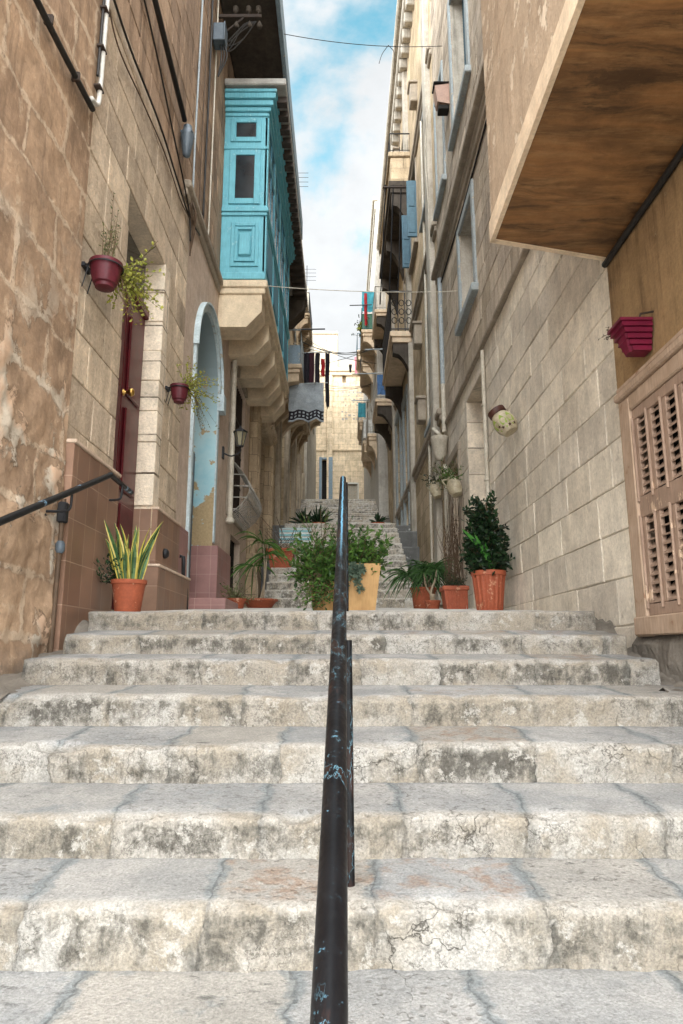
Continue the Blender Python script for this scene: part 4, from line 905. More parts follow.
# ------------------------------------------------------------------ carved doorway house
b = thing('townhouse', (-W, 15.5, 2), 'honey stone house with carved pilasters beside its old timber door', 'building')
m = MB(); wall_mb(m, -1, 13.6, 18.4, .2, 16.5, XL, [(14.6, 16.3, 1.2, 4.9, .4), (14.3, 15.4, 11, 13.2, .3)]); m.build('wall', M['carved'], b)
door(b, -1, 14.6, 16.3, 1.2, 4.9, XL, .35, 'brownwood', .8, 3)
for (ya, yb) in ((13.75, 14.35), (16.5, 17.1)):
    m = MB(); m.bbox(-XL-.02, -XL+.16, ya, yb, .3, 5.2, .02); m.bbox(-XL-.02, -XL+.22, ya-.07, yb+.07, .3, 1.9, .02); m.bbox(-XL-.02, -XL+.24, ya-.08, yb+.08, 5.201, 5.5, .04)
    for q in (.15, .33): m.bbox(-XL+.15, -XL+.19, ya+q-.05, ya+q+.07, 2.0, 5.1, .015)
    m.build('pilaster', M['carved'], b)
m = MB(); m.bbox(-XL-.02, -XL+.2, 14.36, 16.49, 4.95, 5.3, .04); m.build('lintel', M['carved'], b)
window(b, -1, 14.3, 15.4, 11, 13.2, XL, .25, 'teal_dk', surround='stonetrim')
fl = balcony(b, -1, XL, 1.02, 16.6, 20.2, 7.2, 'honey', .22, 4, .75)
railing(b, -1, XL, 1.06, 16.65, 20.15, 7.2, .95, 'bluegrey', .12)
m = MB(); m.bbox(-XL, -1.06, 16.62, 16.645, 7.2, 7.72, .004); m.build('end_panel', M['fascia'], b)

# ------------------------------------------------------------------ long weathered house
b = thing('townhouse', (-W, 25, 3), 'tall weathered house with a row of bleached timber shop doors on the stepped lane', 'building')
hl = [(19.2+k*3.2, 21.6+k*3.2, 3.2, 7.6, .18) for k in range(4)] + [(20+k*4, 21.2+k*4, 12.0, 14.4, .2) for k in range(3)]
m = MB(); wall_mb(m, -1, 18.4, 33, 1, 17.0, W-.02, hl); m.build('wall', M['greyR'], b)
for h in hl[:4]:
    m = MB(); x = -W+.02-.14; n = 9
    for k in range(n): a = h[0]+(h[1]-h[0])*k/n; m.bbox(x-.02, x+random.uniform(-.01, .03), a, a+(h[1]-h[0])/n-.012, 3.2, 7.6, .008)
    m.build('plank_door', M['weather'], b)
    for yy in (h[0]-.38, h[1]+.02):
        m = MB(); m.bbox(-W-.02, -W+.16, yy, yy+.34, 2.9, 8.1, .02); m.build('pilaster', M['weather'], b)
for h in hl[4:]: window(b, -1, *h[:4], X=W-.02, frame='white', pane='glassb', surround='stonetrim')
for (ya, yb, zf, xo) in ((22.3, 24.6, 8.3, 1.3), (26.6, 29.2, 9.4, 1.4), (27, 30, 14.0, 1.35)):
    balcony(b, -1, W-.02, xo, ya, yb, zf, 'carved', .2, 3, .8, under='carved'); railing(b, -1, W-.02, xo+.03, ya+.04, yb-.04, zf, .95, 'blackiron', .13)
m = MB(); m.bbox(-W-.1, -W+.2, 18.4, 33.0, 16.9, 17.15, .03); m.build('cornice', M['stonetrim'], b)
# house beyond
b = thing('townhouse', (-1.6, 39, 5), 'pale narrow house between the weathered house and the sunlit end building', 'building')
m = MB(); wall_mb(m, -1, 33, 44.9, 4, 18.6, 1.72, [(35, 36.2, 13, 15.2, .2), (39, 40.2, 13, 15.2, .2)]); m.build('wall', M['paleR'], b)
for ya in (35, 39): window(b, -1, ya, ya+1.2, 13, 15.2, 1.72, frame='bluewood', surround='white')
balcony(b, -1, 1.72, 1.1, 34.6, 37, 12.6, 'honey'); railing(b, -1, 1.72, 1.12, 34.65, 36.95, 12.6, .95, 'blackiron', .14)

# ------------------------------------------------------------------ sunlit building closing the street
b = thing('end_building', (0, 45, 6), 'sunlit cream limestone building closing the top of the street', 'building')
m = MB()
def front(m, x0, x1, z0, z1, y, holes, dp=.3, mi=0):
    xs = sorted({x0, x1, *[v for h in holes for v in h[:2]]}); zs = sorted({z0, z1, *[v for h in holes for v in h[2:4]]})
    for a, c in zip(xs, xs[1:]):
        for e, f in zip(zs, zs[1:]):
            if any(h[0] <= a and c <= h[1] and h[2] <= e and f <= h[3] for h in holes): continue
            m.add([(a,y,e),(c,y,e),(c,y,f),(a,y,f)], [(0,1,2,3)], mi)
    for h in holes:
        a, c, e, f = h[:4]
        m.add([(a,y,e),(a,y,f),(a,y+dp,f),(a,y+dp,e)], [(0,1,2,3)]); m.add([(c,y,e),(c,y,f),(c,y+dp,f),(c,y+dp,e)], [(0,1,2,3)])
        m.add([(a,y,f),(c,y,f),(c,y+dp,f),(a,y+dp,f)], [(0,1,2,3)]); m.add([(a,y,e),(c,y,e),(c,y+dp,e),(a,y+dp,e)], [(0,1,2,3)])
front(m, -6, 7, 3, 19.0, 45, [(-1.32, -.86, 7.4, 12.6), (.42, 1.06, 8.2, 10.9), (.05, .3, 18.1, 18.6)])
m.box(-6, 7, 45.4, 52, 3, 19.0); m.build('wall', M['cream'], b)
m = MB(); m.bbox(-1.0, -.62, 44.86, 45.05, 6, 19.0, .02); m.build('pilaster', M['cream'], b)
m = MB(); m.bbox(-6, 7, 44.7, 45.2, 18.85, 19.1, .05); m.bbox(-6, 7, 44.82, 45.2, 18.6, 18.849, .04); m.bbox(-6, 7, 44.9, 45.2, 13.2, 13.35, .03); m.build('cornice', M['cream'], b)
m = MB(); m.box(-6, -.3, 45.2, 48, 19.1, 21.8); m.bbox(-1.0, -.28, 45.0, 45.2, 19.1, 21.6, .03); m.bbox(-6, -.25, 45.1, 48.1, 21.8, 22.0, .03); m.box(-.28, 3, 45.3, 47, 19.1, 19.9); m.build('roof_parapet', M['cream_top'], b)
m = MB(); m.box(-1.32, -.86, 45.25, 45.3, 7.4, 12.6); o = m.build('doorway', M['dark'], b)
m = MB(); m.bbox(-1.50, -1.325, 44.84, 45.1, 7.4, 12.75, .01); m.bbox(-.855, -.60, 44.84, 45.1, 7.4, 12.75, .01); m.bbox(-1.325, -.855, 44.94, 45.1, 12.6, 12.75, .01); m.build('doorway_surround', M['fascia'], b)
m = MB()
for x0, x1 in ((.44, .73), (.75, 1.04)):
    m.bbox(x0, x0+.05, 45.1, 45.16, 8.2, 10.88); m.bbox(x1-.05, x1, 45.1, 45.16, 8.2, 10.88)
    for k in range(26): m.box(x0+.05, x1-.05, 45.11, 45.14, 8.25+k*.1, 8.31+k*.1)
m.build('louvred_door', M['pipewhite'], b)
m = MB(); m.bbox(.33, .415, 44.95, 45.1, 8.0, 11.0, .01); m.bbox(1.065, 1.15, 44.95, 45.1, 8.0, 11.0, .01); m.bbox(.415, 1.065, 44.95, 45.1, 10.9, 11.02, .01); m.build('door_frame', M['white'], b)
# faded painted notice high on the wall: worn lines that no longer read
m = MB(); rr = random.Random(5)
for row in range(9):
    z = 17.35-row*.24
    for s in range(2):
        x = .0+s*.78
        if row in (5,) and s == 0: continue
        for k in range(3):
            xx = x+k*.23+rr.uniform(-.03, .03)
            if rr.random() < .78: m.box(xx, xx+rr.uniform(.08, .19), 44.985, 44.995, z+rr.uniform(-.03, .03), z+rr.uniform(.07, .15))
m.build('faded_notice', paint('faded_grey_paint', '#8b8f92', '#a39b8c', .9, '#cdb48d', .56, .1, 5), b)
# ------------------------------------------------------------------ ochre house (right, beside the viewer)
b = thing('townhouse', (W, 3, 0), 'ochre plastered house with louvred shutter and boxed overhang on the right of the steps', 'building')
b['label'] = 'ochre plastered house with a louvred shutter and heavy boxed overhang'
m = MB(); wall_mb(m, 1, .3, 4.45, .08, 11, W, [(2.6, 4.32, .08, 1.66, .07)]); m.build('wall', M['ochre'], b)
m = MB(); vs = []; fs = []; ny, nz = 100, 30
for j in range(nz+1):
    for k in range(ny+1):
        y = .5+3.96*k/ny; z = -1.6+1.69*j/nz
        vs.append((W+.005-(.04+.05*(1-j/nz))*(j < nz)+.05*fbm(y*2.5, z*2.5, 4, 4)*(j < nz)*(k < ny), y, z))
for j in range(nz):
    for k in range(ny): a = j*(ny+1)+k; fs.append((a, a+1, a+ny+2, a+ny+1))
m.add(vs, fs); m.box(W+.1, W+3, 0.3, 4.44, -3.2, .08); m.build('wall_base', M['wallgrey'], b, smooth=False)
# louvred shutter
m = MB(); x = W
m.bbox(x+.05, x-.045, 4.195, 4.345, .08, 1.60, .008); m.bbox(x+.05, x-.045, 2.58, 2.73, .08, 1.60, .008)
m.bbox(x+.05, x-.055, 2.56, 4.365, .085, .20, .008); m.bbox(x+.05, x-.045, 2.73, 4.195, 1.50, 1.60, .008)
m.bbox(x+.05, x-.075, 2.56, 4.355, 1.60, 1.655, .012); m.bbox(x+.05, x-.055, 2.57, 4.35, 1.655, 1.70, .012)
sh = m.build('shutter_frame', M['louvre_fr'], b)
m = MB(); m.bbox(x-.0, x-.028, 2.73, 4.195, .201, .27, .004); m.bbox(x, x-.028, 2.73, 4.195, .80, .93, .004); m.bbox(x, x-.028, 2.73, 4.195, 1.43, 1.499, .004)
cw = .192
for k in range(9):
    yr = 4.195-k*cw
    if yr-.07 > 2.73: m.bbox(x, x-.0275, yr-.065, yr, .271, .799, .004); m.bbox(x, x-.0275, yr-.065, yr, .931, 1.429, .004); m.bbox(x-.027, x-.042, yr-.022, yr-.004, .24, .815, .004); m.bbox(x-.027, x-.042, yr-.022, yr-.004, .90, 1.445, .004)
for k in range(8):
    ya, yb = 4.195-(k+1)*cw+.001, 4.195-k*cw-.066
    if ya < 2.75: continue
    for z0, z1 in ((.271, .799), (.931, 1.429)):
        n = 10
        for q in range(n):
            z = z0+(z1-z0)*(q+.1)/n; tl = .045
            if k in (0, 1) and z0 < .5 and q in (7, 8): tl = random.uniform(.0, .02)
            m.add([(x-.026, ya, z), (x-.026, yb, z), (x+.02, yb, z+tl), (x+.02, ya, z+tl), (x-.026, ya, z+.010), (x-.026, yb, z+.010), (x+.02, yb, z+tl+.010), (x+.02, ya, z+tl+.010)],
                  [(0,1,2,3),(4,7,6,5),(0,4,5,1),(1,5,6,2),(2,6,7,3),(3,7,4,0)])
m.build('louvred_shutter', M['louvre'], b)
m = MB(); m.box(x+.055, x+.066, 2.6, 4.33, .08, 1.66); m.build('window_opening', M['dark'], b)
# boxed overhang
OX = 1.025
def plan(o): return [(OX-o, .3), (W, .3), (W, 4.47+o), (OX-o, 4.24+o)]
m = MB(); m.prism(plan(0), 'z', 2.80, 3.9); bx = m.build('boxed_overhang', M['boxface'], b)
m = MB(); m.prism(plan(-.004), 'z', 2.735, 2.799); m.build('soffit', M['soffit'], bx)
m = MB(); m.prism([(OX-.012, .3), (OX+.018, .3), (OX+.018, 4.24), (OX-.012, 4.256)], 'z', 2.725, 2.88); m.prism([(OX+.019, 4.225), (W-.002, 4.45), (W-.002, 4.485), (OX-.012, 4.2565)], 'z', 2.725, 2.83); m.build('lip', M['lip'], bx)
m = MB(); m.prism(plan(.001), 'z', 3.901, 9.5); m.build('boxed_storey', M['boxface'], b)

# ------------------------------------------------------------------ block wall house
b = thing('townhouse', (W, 8, .5), 'grey buff block-built house with tall windows and a deep doorway', 'building')
HR = [(8.78, 9.93, .3, 3.68, .42), (10.6, 11.5, 1.0, 3.0, .3)]
m = MB(); wall_mb(m, 1, 4.45, 12.2, -1.5, 3.95, W+.017, HR, mi=1, mj=2); blocks(m, 1, 4.45, 12.2, -1.5, 3.95, W+.010, .66, .315, HR, .158, 8, .008, .004); m.build('wall', [M['ashlarR'], M['mortar_pale'], M['jambL']], b)
m = MB(); wall_mb(m, 1, 4.45, 12.2, 3.95, 6.95, W-.006, [(8.78, 9.85, 4.92, 6.42, .32)], mi=2, mj=1); blocks(m, 1, 4.45, 12.2, 3.99, 6.95, W-.012, .6, .33, [(8.78, 9.85, 4.92, 6.42)], 3.99, 9, .010, .005); m.build('middle_wall', [M['roughR'], M['paleR'], M['mortar_dark']], b)
m = MB(); wall_mb(m, 1, 4.45, 12.2, 6.95, 14.5, W, [(8.7, 9.95, 8.3, 10.9, .3), (11.0, 11.9, 8.3, 10.6, .3)], mi=2, mj=1); blocks(m, 1, 4.45, 12.2, 7.12, 14.5, W-.006, .6, .33, [(8.7, 9.95, 8.3, 10.9), (11.0, 11.9, 8.3, 10.6)], 7.12, 10, .010, .005); m.build('upper_wall', [M['roughR'], M['paleR'], M['mortar_dark']], b)
m = MB(); m.bbox(W+.02, W-.07, 4.46, 12.22, 6.9, 7.0, .02); m.bbox(W+.02, W-.15, 4.46, 12.22, 7.0, 7.10, .02); m.bbox(W+.02, W-.05, 4.46, 12.22, 6.78, 6.899, .02); m.build('cornice', M['stonetrim'], b)
m = MB(); m.bbox(W+.02, W-.05, 4.46, 12.22, 3.93, 3.99, .015); m.build('string_course', M['stonetrim'], b)
window(b, 1, 8.78, 9.85, 4.92, 6.42, W-.012, .28, 'bluegrey', surround='bluegrey', sw=.13, sp=.035)
window(b, 1, 8.7, 9.95, 8.3, 10.9, W, .26, 'bluewood', surround='bluegrey', sw=.15, sp=.04, shutter='bluewood')
window(b, 1, 11.0, 11.9, 8.3, 10.6, W, .26, 'white', 'glassb', surround='bluegrey', sw=.12, sp=.04)
door(b, 1, 8.78, 9.93, .45, 3.68, W+.012, .38, 'greywood', .7, 3)
m = MB(); m.bbox(W+.42, W-.0, 8.79, 9.92, .3, .45, .01); m.build('threshold', M['stonetrim'], b)
m = MB(); m.bbox(W+.4, W+.01, 9.905, 9.928, .46, 3.67, .004); m.build('door_jamb', M['jambL'], b)
m = MB(); m.box(W+.30, W+.32, 10.55, 11.55, .95, 3.05); m.build('blocked_niche', M['ochre'], b)
m = MB(); m.bbox(W+.02, W-.04, 10.48, 10.6, .8, 3.1, .01); m.bbox(W+.02, W-.04, 11.5, 11.62, .8, 3.1, .01); m.bbox(W+.02, W-.045, 10.48, 11.62, 3.1, 3.25, .012); m.build('niche_surround', M['stonetrim'], b)

# ------------------------------------------------------------------ balconied grey house
b = thing('townhouse', (W, 19, 3), 'tall grey house with stacked iron balconies and a blue grey arched door', 'building')
H3 = [(13.0, 14.1, 4.6, 7.0, .3), (15.4, 16.6, 9.9, 12.3, .25), (18.4, 19.6, 3.3, 7.0, .3), (20.8, 22.2, 3.3, 7.4, .3), (17.7, 18.8, 8.3, 10.7, .25), (17.7, 18.8, 13.0, 15.2, .25), (13.0, 14.1, 9.5, 12.0, .25), (23.8, 25, 9.1, 11.4, .25), (23.8, 25, 13, 15.2, .25)]
m = MB(); wall_mb(m, 1, 12.2, 27, -.5, 17.2, W, H3); m.build('wall', M['greyR'], b)
for ya in (12.6, 16.95, 22.6):
    m = MB(); m.bbox(W+.02, W-.12, ya, ya+.42, .8, 17.0, .02); m.build('pilaster', M['paleR'], b)
for h in (H3[0], H3[6]): window(b, 1, *h[:4], X=W, frame='white', pane='glass', surround='bluegrey', sw=.12)
for h in (H3[1], H3[4], H3[5]):
    window(b, 1, *h[:4], X=W, frame='bluewood', pane='glassb', surround='stonetrim', sw=.12, shutter='bluewood')
for h in H3[7:]: window(b, 1, *h[:4], X=W, frame='white', pane='glassb', surround='stonetrim', sw=.12)
for h in (H3[2], H3[3]):
    door(b, 1, *h[:4], X=W, depth=.22, mat='greywood', transom=.9)
    m = MB(); m.bbox(W+.02, W-.07, h[0]-.2, h[0]-.002, h[2], h[3]+.02, .015); m.bbox(W+.02, W-.07, h[1]+.002, h[1]+.2, h[2], h[3]+.02, .015); m.bbox(W+.02, W-.08, h[0]-.22, h[1]+.22, h[3]+.021, h[3]+.3, .03); m.build('door_surround', M['bluegrey'], b)
for z in (4.3, 8.2, 12.3):
    m = MB(); m.bbox(W+.02, W-.10, 12.21, 26.99, z, z+.12, .02); m.bbox(W+.02, W-.055, 12.21, 26.99, z-.12, z-.001, .02); m.build('string_course', M['stonetrim'], b)
for (ya, z) in ((14.6, 5.0), (14.7, 13.3), (19.6, 15.4), (15.0, 7.0)):
    m = MB(); m.bbox(W+.02, W-.18, ya, ya+.35, z, z+.5, .02); m.bbox(W+.02, W-.22, ya-.04, ya+.39, z+.5, z+.56, .01); m.build('wall_box', M['stonetrim'], b)
# open blue shutter leaves standing out from the wall
m = MB()
for ya in (15.3, 16.7):
    m.bbox(W-.02, W-.26, ya-.03, ya+.03, 9.95, 11.5, .01)
    for k in range(2): m.bbox(W-.06, W-.22, ya-.045, ya+.045, 10.05+k*.72, 10.6+k*.72, .01)
m.build('shutter_leaves', M['bluewood'], b)
balcony(b, 1, W, 1.28, 16.9, 20.4, 8.25, 'honey', .3, 2, 1.0, under='darkstone'); railing(b, 1, W, 1.31, 16.95, 20.35, 8.25, 1.15, 'blackiron', .16, True)
balcony(b, 1, W, 1.28, 16.6, 21.4, 12.5, 'darkstone', .34, 3, 1.2, under='darkstone')
m = MB(); m.bbox(W, 1.34, 16.65, 21.35, 12.5, 13.25, .02); m.bbox(W, 1.28, 16.6, 21.4, 13.25, 13.4, .02); m.build('balcony_parapet', M['greyR'], b)
railing(b, 1, W, 1.33, 16.66, 21.3, 13.4, .6, 'blackiron', .2)
m = MB(); m.bbox(W+.1, 1.50, 12.2, 27.0, 16.95, 17.25, .04); m.bbox(W+.1, 1.62, 12.2, 27.0, 16.6, 16.949, .04)
for k in range(30): m.bbox(W+.02, 1.66, 12.4+k*.49, 12.6+k*.49, 16.3, 16.599, .02)
m.build('cornice', M['paleR'], b)
for (ya, yb, zf, xo) in ((23.2, 25.6, 8.75, 1.2), (24, 26.4, 12.6, 1.25)): balcony(b, 1, W, xo, ya, yb, zf, 'honey', .25, 2, 1.0, under='darkstone'); railing(b, 1, W, xo+.03, ya+.04, yb-.04, zf, .95, 'whiteiron', .14)

# ------------------------------------------------------------------ projecting pale house
X4 = 1.5
b = thing('townhouse', (X4, 33, 5), 'whitewashed house standing forward of its neighbour with small stacked balconies', 'building')
H4 = [(28.2, 29.2, 9.6, 11.6, .2), (28.2, 29.2, 13.6, 15.8, .2), (32, 33.2, 9.6, 11.8, .2), (32, 33.2, 13.6, 15.8, .2), (36, 37.2, 13.6, 15.8, .2)]
m = MB(); wall_mb(m, 1, 27, 44.8, 3, 19.4, X4, H4); m.build('wall', M['whiteR'], b)
for h in H4: window(b, 1, *h[:4], X=X4, frame='bluewood', pane='glassb', surround='white', sw=.1)
m = MB(); m.bbox(X4+.1, X4-.14, 26.94, 44.8, 19.3, 19.5, .03); m.bbox(X4+.1, X4-.06, 26.97, 44.8, 18.9, 19.299, .03); m.build('cornice', M['paleR'], b)
for (ya, yb, zf, xo, mt) in ((27.4, 29.8, 13.45, .85, 'bluewood'), (31, 34, 9.6, 1.0, 'whiteiron'), (31, 34, 13.6, .95, 'blackiron'), (35, 38, 12.0, .9, 'whiteiron'), (28, 30.2, 9.0, 1.1, 'whiteiron'), (35.5, 38, 16.2, .85, 'bluewood')):
    balcony(b, 1, X4, xo, ya, yb, zf, 'honey', .28, 2, .8); railing(b, 1, X4, xo+.03, ya+.04, yb-.04, zf, 1.0, mt, .13)
m = MB(); m.bbox(X4-.02, .87, 27.46, 27.5, 13.45, 14.2, .005); m.build('balcony_screen', paint('green_plastic_mesh', '#3f6b52', '#35594a', .7), b)
# ------------------------------------------------------------------ handrails
def rz(y): return .41*y-.838
rl = thing('handrail', (.02, 2.2, -.6), 'chipped black tube handrail standing in the middle of the stone steps', 'handrail')
m = MB(); m.tube([(-.0215+.0064*y, y, rz(y)) for y in [i*.15 for i in range(0, 36)]], .0235, 28); m.build('rail', M['rail'], rl, smooth=True, angle=50)
for (py, zf, dx) in ((2.14, -.66, .034), (5.12, .27, .03)):
    m = MB(); m.tube([(-.0215+.0064*py+dx, py, zf-.03), (-.0215+.0064*py+dx*.8, py-.01, rz(py)-.01)], .0125, 16); m.build('post', M['rail'], rl, smooth=True, angle=50)
m = MB(); m.tube([(-1.73, y, z) for y, z in ((1.2, -.27), (2.0, .05), (3.475, .653), (5.02, 1.288))], .021, 18); m.tube([(-1.73, 5.0, 1.283), (-1.735, 5.04, 1.29), (-1.75, 5.6, 1.285)], .02, 18)
rl = thing('handrail', (-1.75, 4, .3), 'black wall handrail with worn pale patches ending at the red door', 'handrail')
m.build('rail', M['wallrail'], rl, smooth=True, angle=50)
for (y, z) in ((4.32, 1.0), (5.3, 1.287)):
    m = MB(); m.tube(smooth_path([(-1.90, y, z-.13), (-1.78, y, z-.13), (-1.735, y, z-.11), (-1.73, y, z-.01)], 4), .009, 8); m.lathe([(.03, 0), (.03, .008)], (-1.895, y, z-.13), 12, axis=(1,0,0)); m.build('bracket', M['blackiron'], rl, smooth=True, angle=50)
# old drain running down the joint of the two houses
t = thing('drainpipe', (-1.84, 4.5, 0), 'thin rusty drainpipe in the corner beside the pinkish tiled plinth', 'drainpipe')
m = MB(); m.tube([(-1.85, 4.47, -.1), (-1.845, 4.47, .5), (-1.84, 4.47, .98)], .016, 10); m.build('pipe', M['cablebr'], t, smooth=True, angle=50)
m = MB(); m.lathe([(.02, -.04), (.03, -.02), (.03, .02), (.02, .04)], (-1.84, 4.47, .66), 12); m.build('collar', M['zinc'], t, smooth=True, angle=50)
m = MB(); m.bbox(-1.87, -1.81, 4.44, 4.5, .82, .96, .01); m.build('bracket', M['blackiron'], t)

# ------------------------------------------------------------------ pots and plants
def pot_round(c, r0, r1, h, mat, parent, rim=.03, flute=False, n=36, name='pot'):
    m = MB(); rr = r1*1.08
    prof = [(r0*.96, 0), (r0, .01), (r0+(r1-r0)*.5, h*.5), (r1, h-rim), (rr, h-rim), (rr, h), (r1*.9, h), (r1*.86, h-.03)]
    m.lathe(prof, c, n, flute=(0, 3, .03, 2) if flute else None)
    o = m.build(name, M[mat], parent, smooth=True, angle=35)
    q = MB(); q.lathe([(r1*.88, h-.05), (r1*.5, h-.03), (.01, h-.02)], c, 18); q.build('soil', M['soil'], o)
    return o
def sprig(m, p, d, L, n, lL, lw, mi=0, stem=None, sr=.004, curl=.3, spread=1.0, tip=True):
    """a bending stem with leaves along it"""
    p = Vector(p); d = Vector(d).normalized(); pts = [p.copy()]
    for k in range(6):
        d = (d + Vector((random.uniform(-1,1), random.uniform(-1,1), random.uniform(-.8,.5)))*curl*.35).normalized()
        p = p + d*L/6; pts.append(p.copy())
    if stem is not None: stem.tube(pts, sr, 4, caps=False, r1=sr*.4)
    for k in range(n):
        f = (k+.5)/n; f = .15+.85*f; i = min(5, int(f*6)); q = pts[i].lerp(pts[i+1], f*6-i)
        dd = (pts[i+1]-pts[i]).normalized(); s = Vector((random.uniform(-1,1), random.uniform(-1,1), random.uniform(-.6,.9))).normalized()
        m.leaf(q, dd*.5+s*spread, lL*random.uniform(.6,1.15), lw*random.uniform(.7,1.1), mi=mi)
def bush(parent, c, rx, ry, rzz, stems, leaves, lL, lw, mat, stem='stem', up=.6, curl=.5, name='foliage'):
    m = MB(); s = MB(); c = Vector(c)
    for k in range(stems):
        a = random.uniform(0, 2*math.pi); e = random.uniform(-.25, 1.0)
        d = Vector((math.cos(a)*rx, math.sin(a)*ry, (up*.3+e)*rzz)); L = d.length*random.uniform(.65, 1.1)
        sprig(m, c+Vector((random.uniform(-.3,.3)*rx*.3, random.uniform(-.3,.3)*ry*.3, 0)), d, L, leaves, lL, lw, stem=s, curl=curl)
    s.build('stems', M[stem], parent); return m.build(name, M[mat], parent)

# snake plant by the red door
t = thing('potted_plant', (-1.6, 5.2, .27), 'spiky yellow-edged snake plant in terracotta pot on the top step by the red door', 'potted plant')
pot_round((-1.6, 5.2, .27), .095, .122, .245, 'terra', t)
m = MB()
for k in range(30):
    a = random.uniform(0, 6.28); r = random.uniform(.0, .08); lean = random.uniform(.05, .42); L = random.uniform(.22, .50)
    p = Vector((-1.6+r*math.cos(a), 5.2+r*math.sin(a), .48)); a2 = a+random.uniform(-.5,.5)
    pts = [p+Vector((math.cos(a2)*lean*L*f*(.5+.5*f), math.sin(a2)*lean*L*f*(.5+.5*f), L*f)) for f in [q/8 for q in range(9)]]
    m.blade(pts, random.uniform(.045, .068), 0, 1)
m.build('leaves', [M['snake'], M['snakeedge']], t, smooth=True)
m = MB()
for k in range(20): sprig(m, (-1.70+random.uniform(-.03,.03), 5.18, .48), (random.uniform(-.8,.2), random.uniform(-.6,.3), random.uniform(.2,1)), .24, 9, .035, .022, curl=.6)
m.build('foliage', M['leafdk'], t)

def wall_pot(c, side, label, mat, r=.13, h=.2):
    t = thing('hanging_pot', c, label, 'hanging pot'); x, y, z = c
    m = MB(); prof = [(r*.5, -h*.55), (r*.62, -h*.52), (r*.63, -h*.40), (r*.78, -h*.36), (r*.95, 0), (r*1.0, h*.32), (r*1.12, h*.34), (r*1.12, h*.46), (r*.98, h*.46), (r*.92, h*.3)]
    m.lathe(prof, c, 32, flute=(3, 4, .018, 2)); o = m.build('pot', M[mat], t, smooth=True, angle=40)
    q = MB(); q.lathe([(r*.95, h*.28), (.01, h*.34)], c, 16); q.build('soil', M['soil'], o)
    q = MB(); q.tube([(x+r*1.15*math.cos(a), y+r*1.15*math.sin(a), z+h*.29) for a in [2*math.pi*k/24 for k in range(25)]], .005, 6)
    for dy in (-.5, .5): q.tube([(side*(W-.0), y+r*dy, z+h*.29), (x+side*r*.9, y+r*dy, z+h*.29)], .005, 6); q.tube([(side*(W-.0), y+r*dy, z-h*.6), (x+side*r*.98, y+r*dy, z+h*.28)], .004, 6)
    q.bbox(side*(W+.02), side*(W-.012), y-r*.6, y+r*.6, z+h*.2, z+h*.38, .003); q.build('wall_hook', M['blackiron'], t)
    return t
t = wall_pot((-1.735, 4.63, 2.70), -1, 'wine red pot with leggy weeds on the wall before the red door', 'wine', .108, .20)
m = MB(); s = MB(); x, y, z = -1.735, 4.63, 2.78
for k in range(12): sprig(m, (x+random.uniform(-.05,.05), y, z), (random.uniform(-.15,.2), random.uniform(-.3,.3), 1), random.uniform(.25,.55), 16, .036, .011, stem=s, curl=.15, sr=.0035)
for k in range(48): sprig(m, (x+.04, y+.08, z), (random.uniform(-.1,.7), random.uniform(.3,1.3), random.uniform(-.35,.55)), random.uniform(.18,.48), 11, .042, .028, mi=1, stem=s, curl=.7, sr=.003)
for k in range(7): sprig(m, (x+.08, y+.1, z-.04), (random.uniform(.1,.5), random.uniform(.2,.8), random.uniform(-1.4,-.5)), random.uniform(.2,.42), 8, .03, .02, mi=1, stem=s, curl=.6, sr=.003)
s.build('stems', M['stem'], t); m.build('foliage', [M['leafdull'], M['leafyel']], t)
t = wall_pot((-1.75, 7.05, 2.71), -1, 'wine red pot with trailing greenery on the wall between the two doorways', 'wine', .092, .19)
m = MB(); s = MB(); x, y, z = -1.75, 7.05, 2.8
for k in range(40): sprig(m, (x+.03, y+.05, z), (random.uniform(-.1,.9), random.uniform(-.2,1.2), random.uniform(-.5,.9)), random.uniform(.2,.46), 12, .042, .024, stem=s, curl=.8, sr=.003)
for k in range(10): sprig(m, (x+.12, y+.15, z+.02), (random.uniform(.1,.6), random.uniform(0,.6), -1), random.uniform(.3,.55), 10, .03, .015, mi=1, stem=s, curl=.35, sr=.0025)
s.build('stems', M['stem'], t); m.build('foliage', [M['leafyel'], M['leafdull']], t)

# shrub by the arched door, palm and clay boxes further up on the left
t = thing('potted_plant', (-1.55, 9.9, .6), 'small pale leafy shrub in low clay pot beside the mauve doorstep', 'potted plant')
pot_round((-1.5, 9.9, .56), .10, .13, .16, 'terra', t)
bush(t, (-1.5, 9.9, .70), .24, .22, .26, 34, 10, .05, .02, 'leafdull', curl=.8)
t = thing('potted_plant', (-1.4, 11.9, .69), 'slender palm with drooping strap leaves in a wide clay bowl', 'potted plant')
pot_round((-1.4, 11.9, .69), .20, .29, .16, 'terra', t)
m = MB(); s = MB()
for k in range(3):
    p0 = Vector((-1.4+.05*k-.05, 11.9, .80)); p1 = p0+Vector((random.uniform(-.12,.1), 0, .62+.2*k)); s.tube(smooth_path([p0, p0.lerp(p1, .5)+Vector((.03,0,0)), p1], 4), .02, 7, r1=.014)
    for q in range(17):
        a = random.uniform(0, 6.28); L = random.uniform(.35,.62); el = random.uniform(-.1,1.1)
        pts = [p1+Vector((math.cos(a)*L*f, math.sin(a)*L*f, L*(el*f-.9*f*f))) for f in [i/6 for i in range(7)]]
        m.blade(pts, .034)
s.build('stems', M['palestem'], t); m.build('leaves', M['leaf'], t)
t = thing('potted_plant', (-1.25, 14.2, 1.5), 'terracotta trough of dry soil standing on the upper steps', 'planter')
z = .72+.183*5
m = MB(); m.prism([(-1.47, z), (-1.05, z), (-1.0, z+.36), (-1.52, z+.36)], 'y', 14.2, 14.55); m.bbox(-1.56, -.96, 14.17, 14.58, z+.361, z+.43, .01); m.build('pot', M['terra'], t)
m = MB()
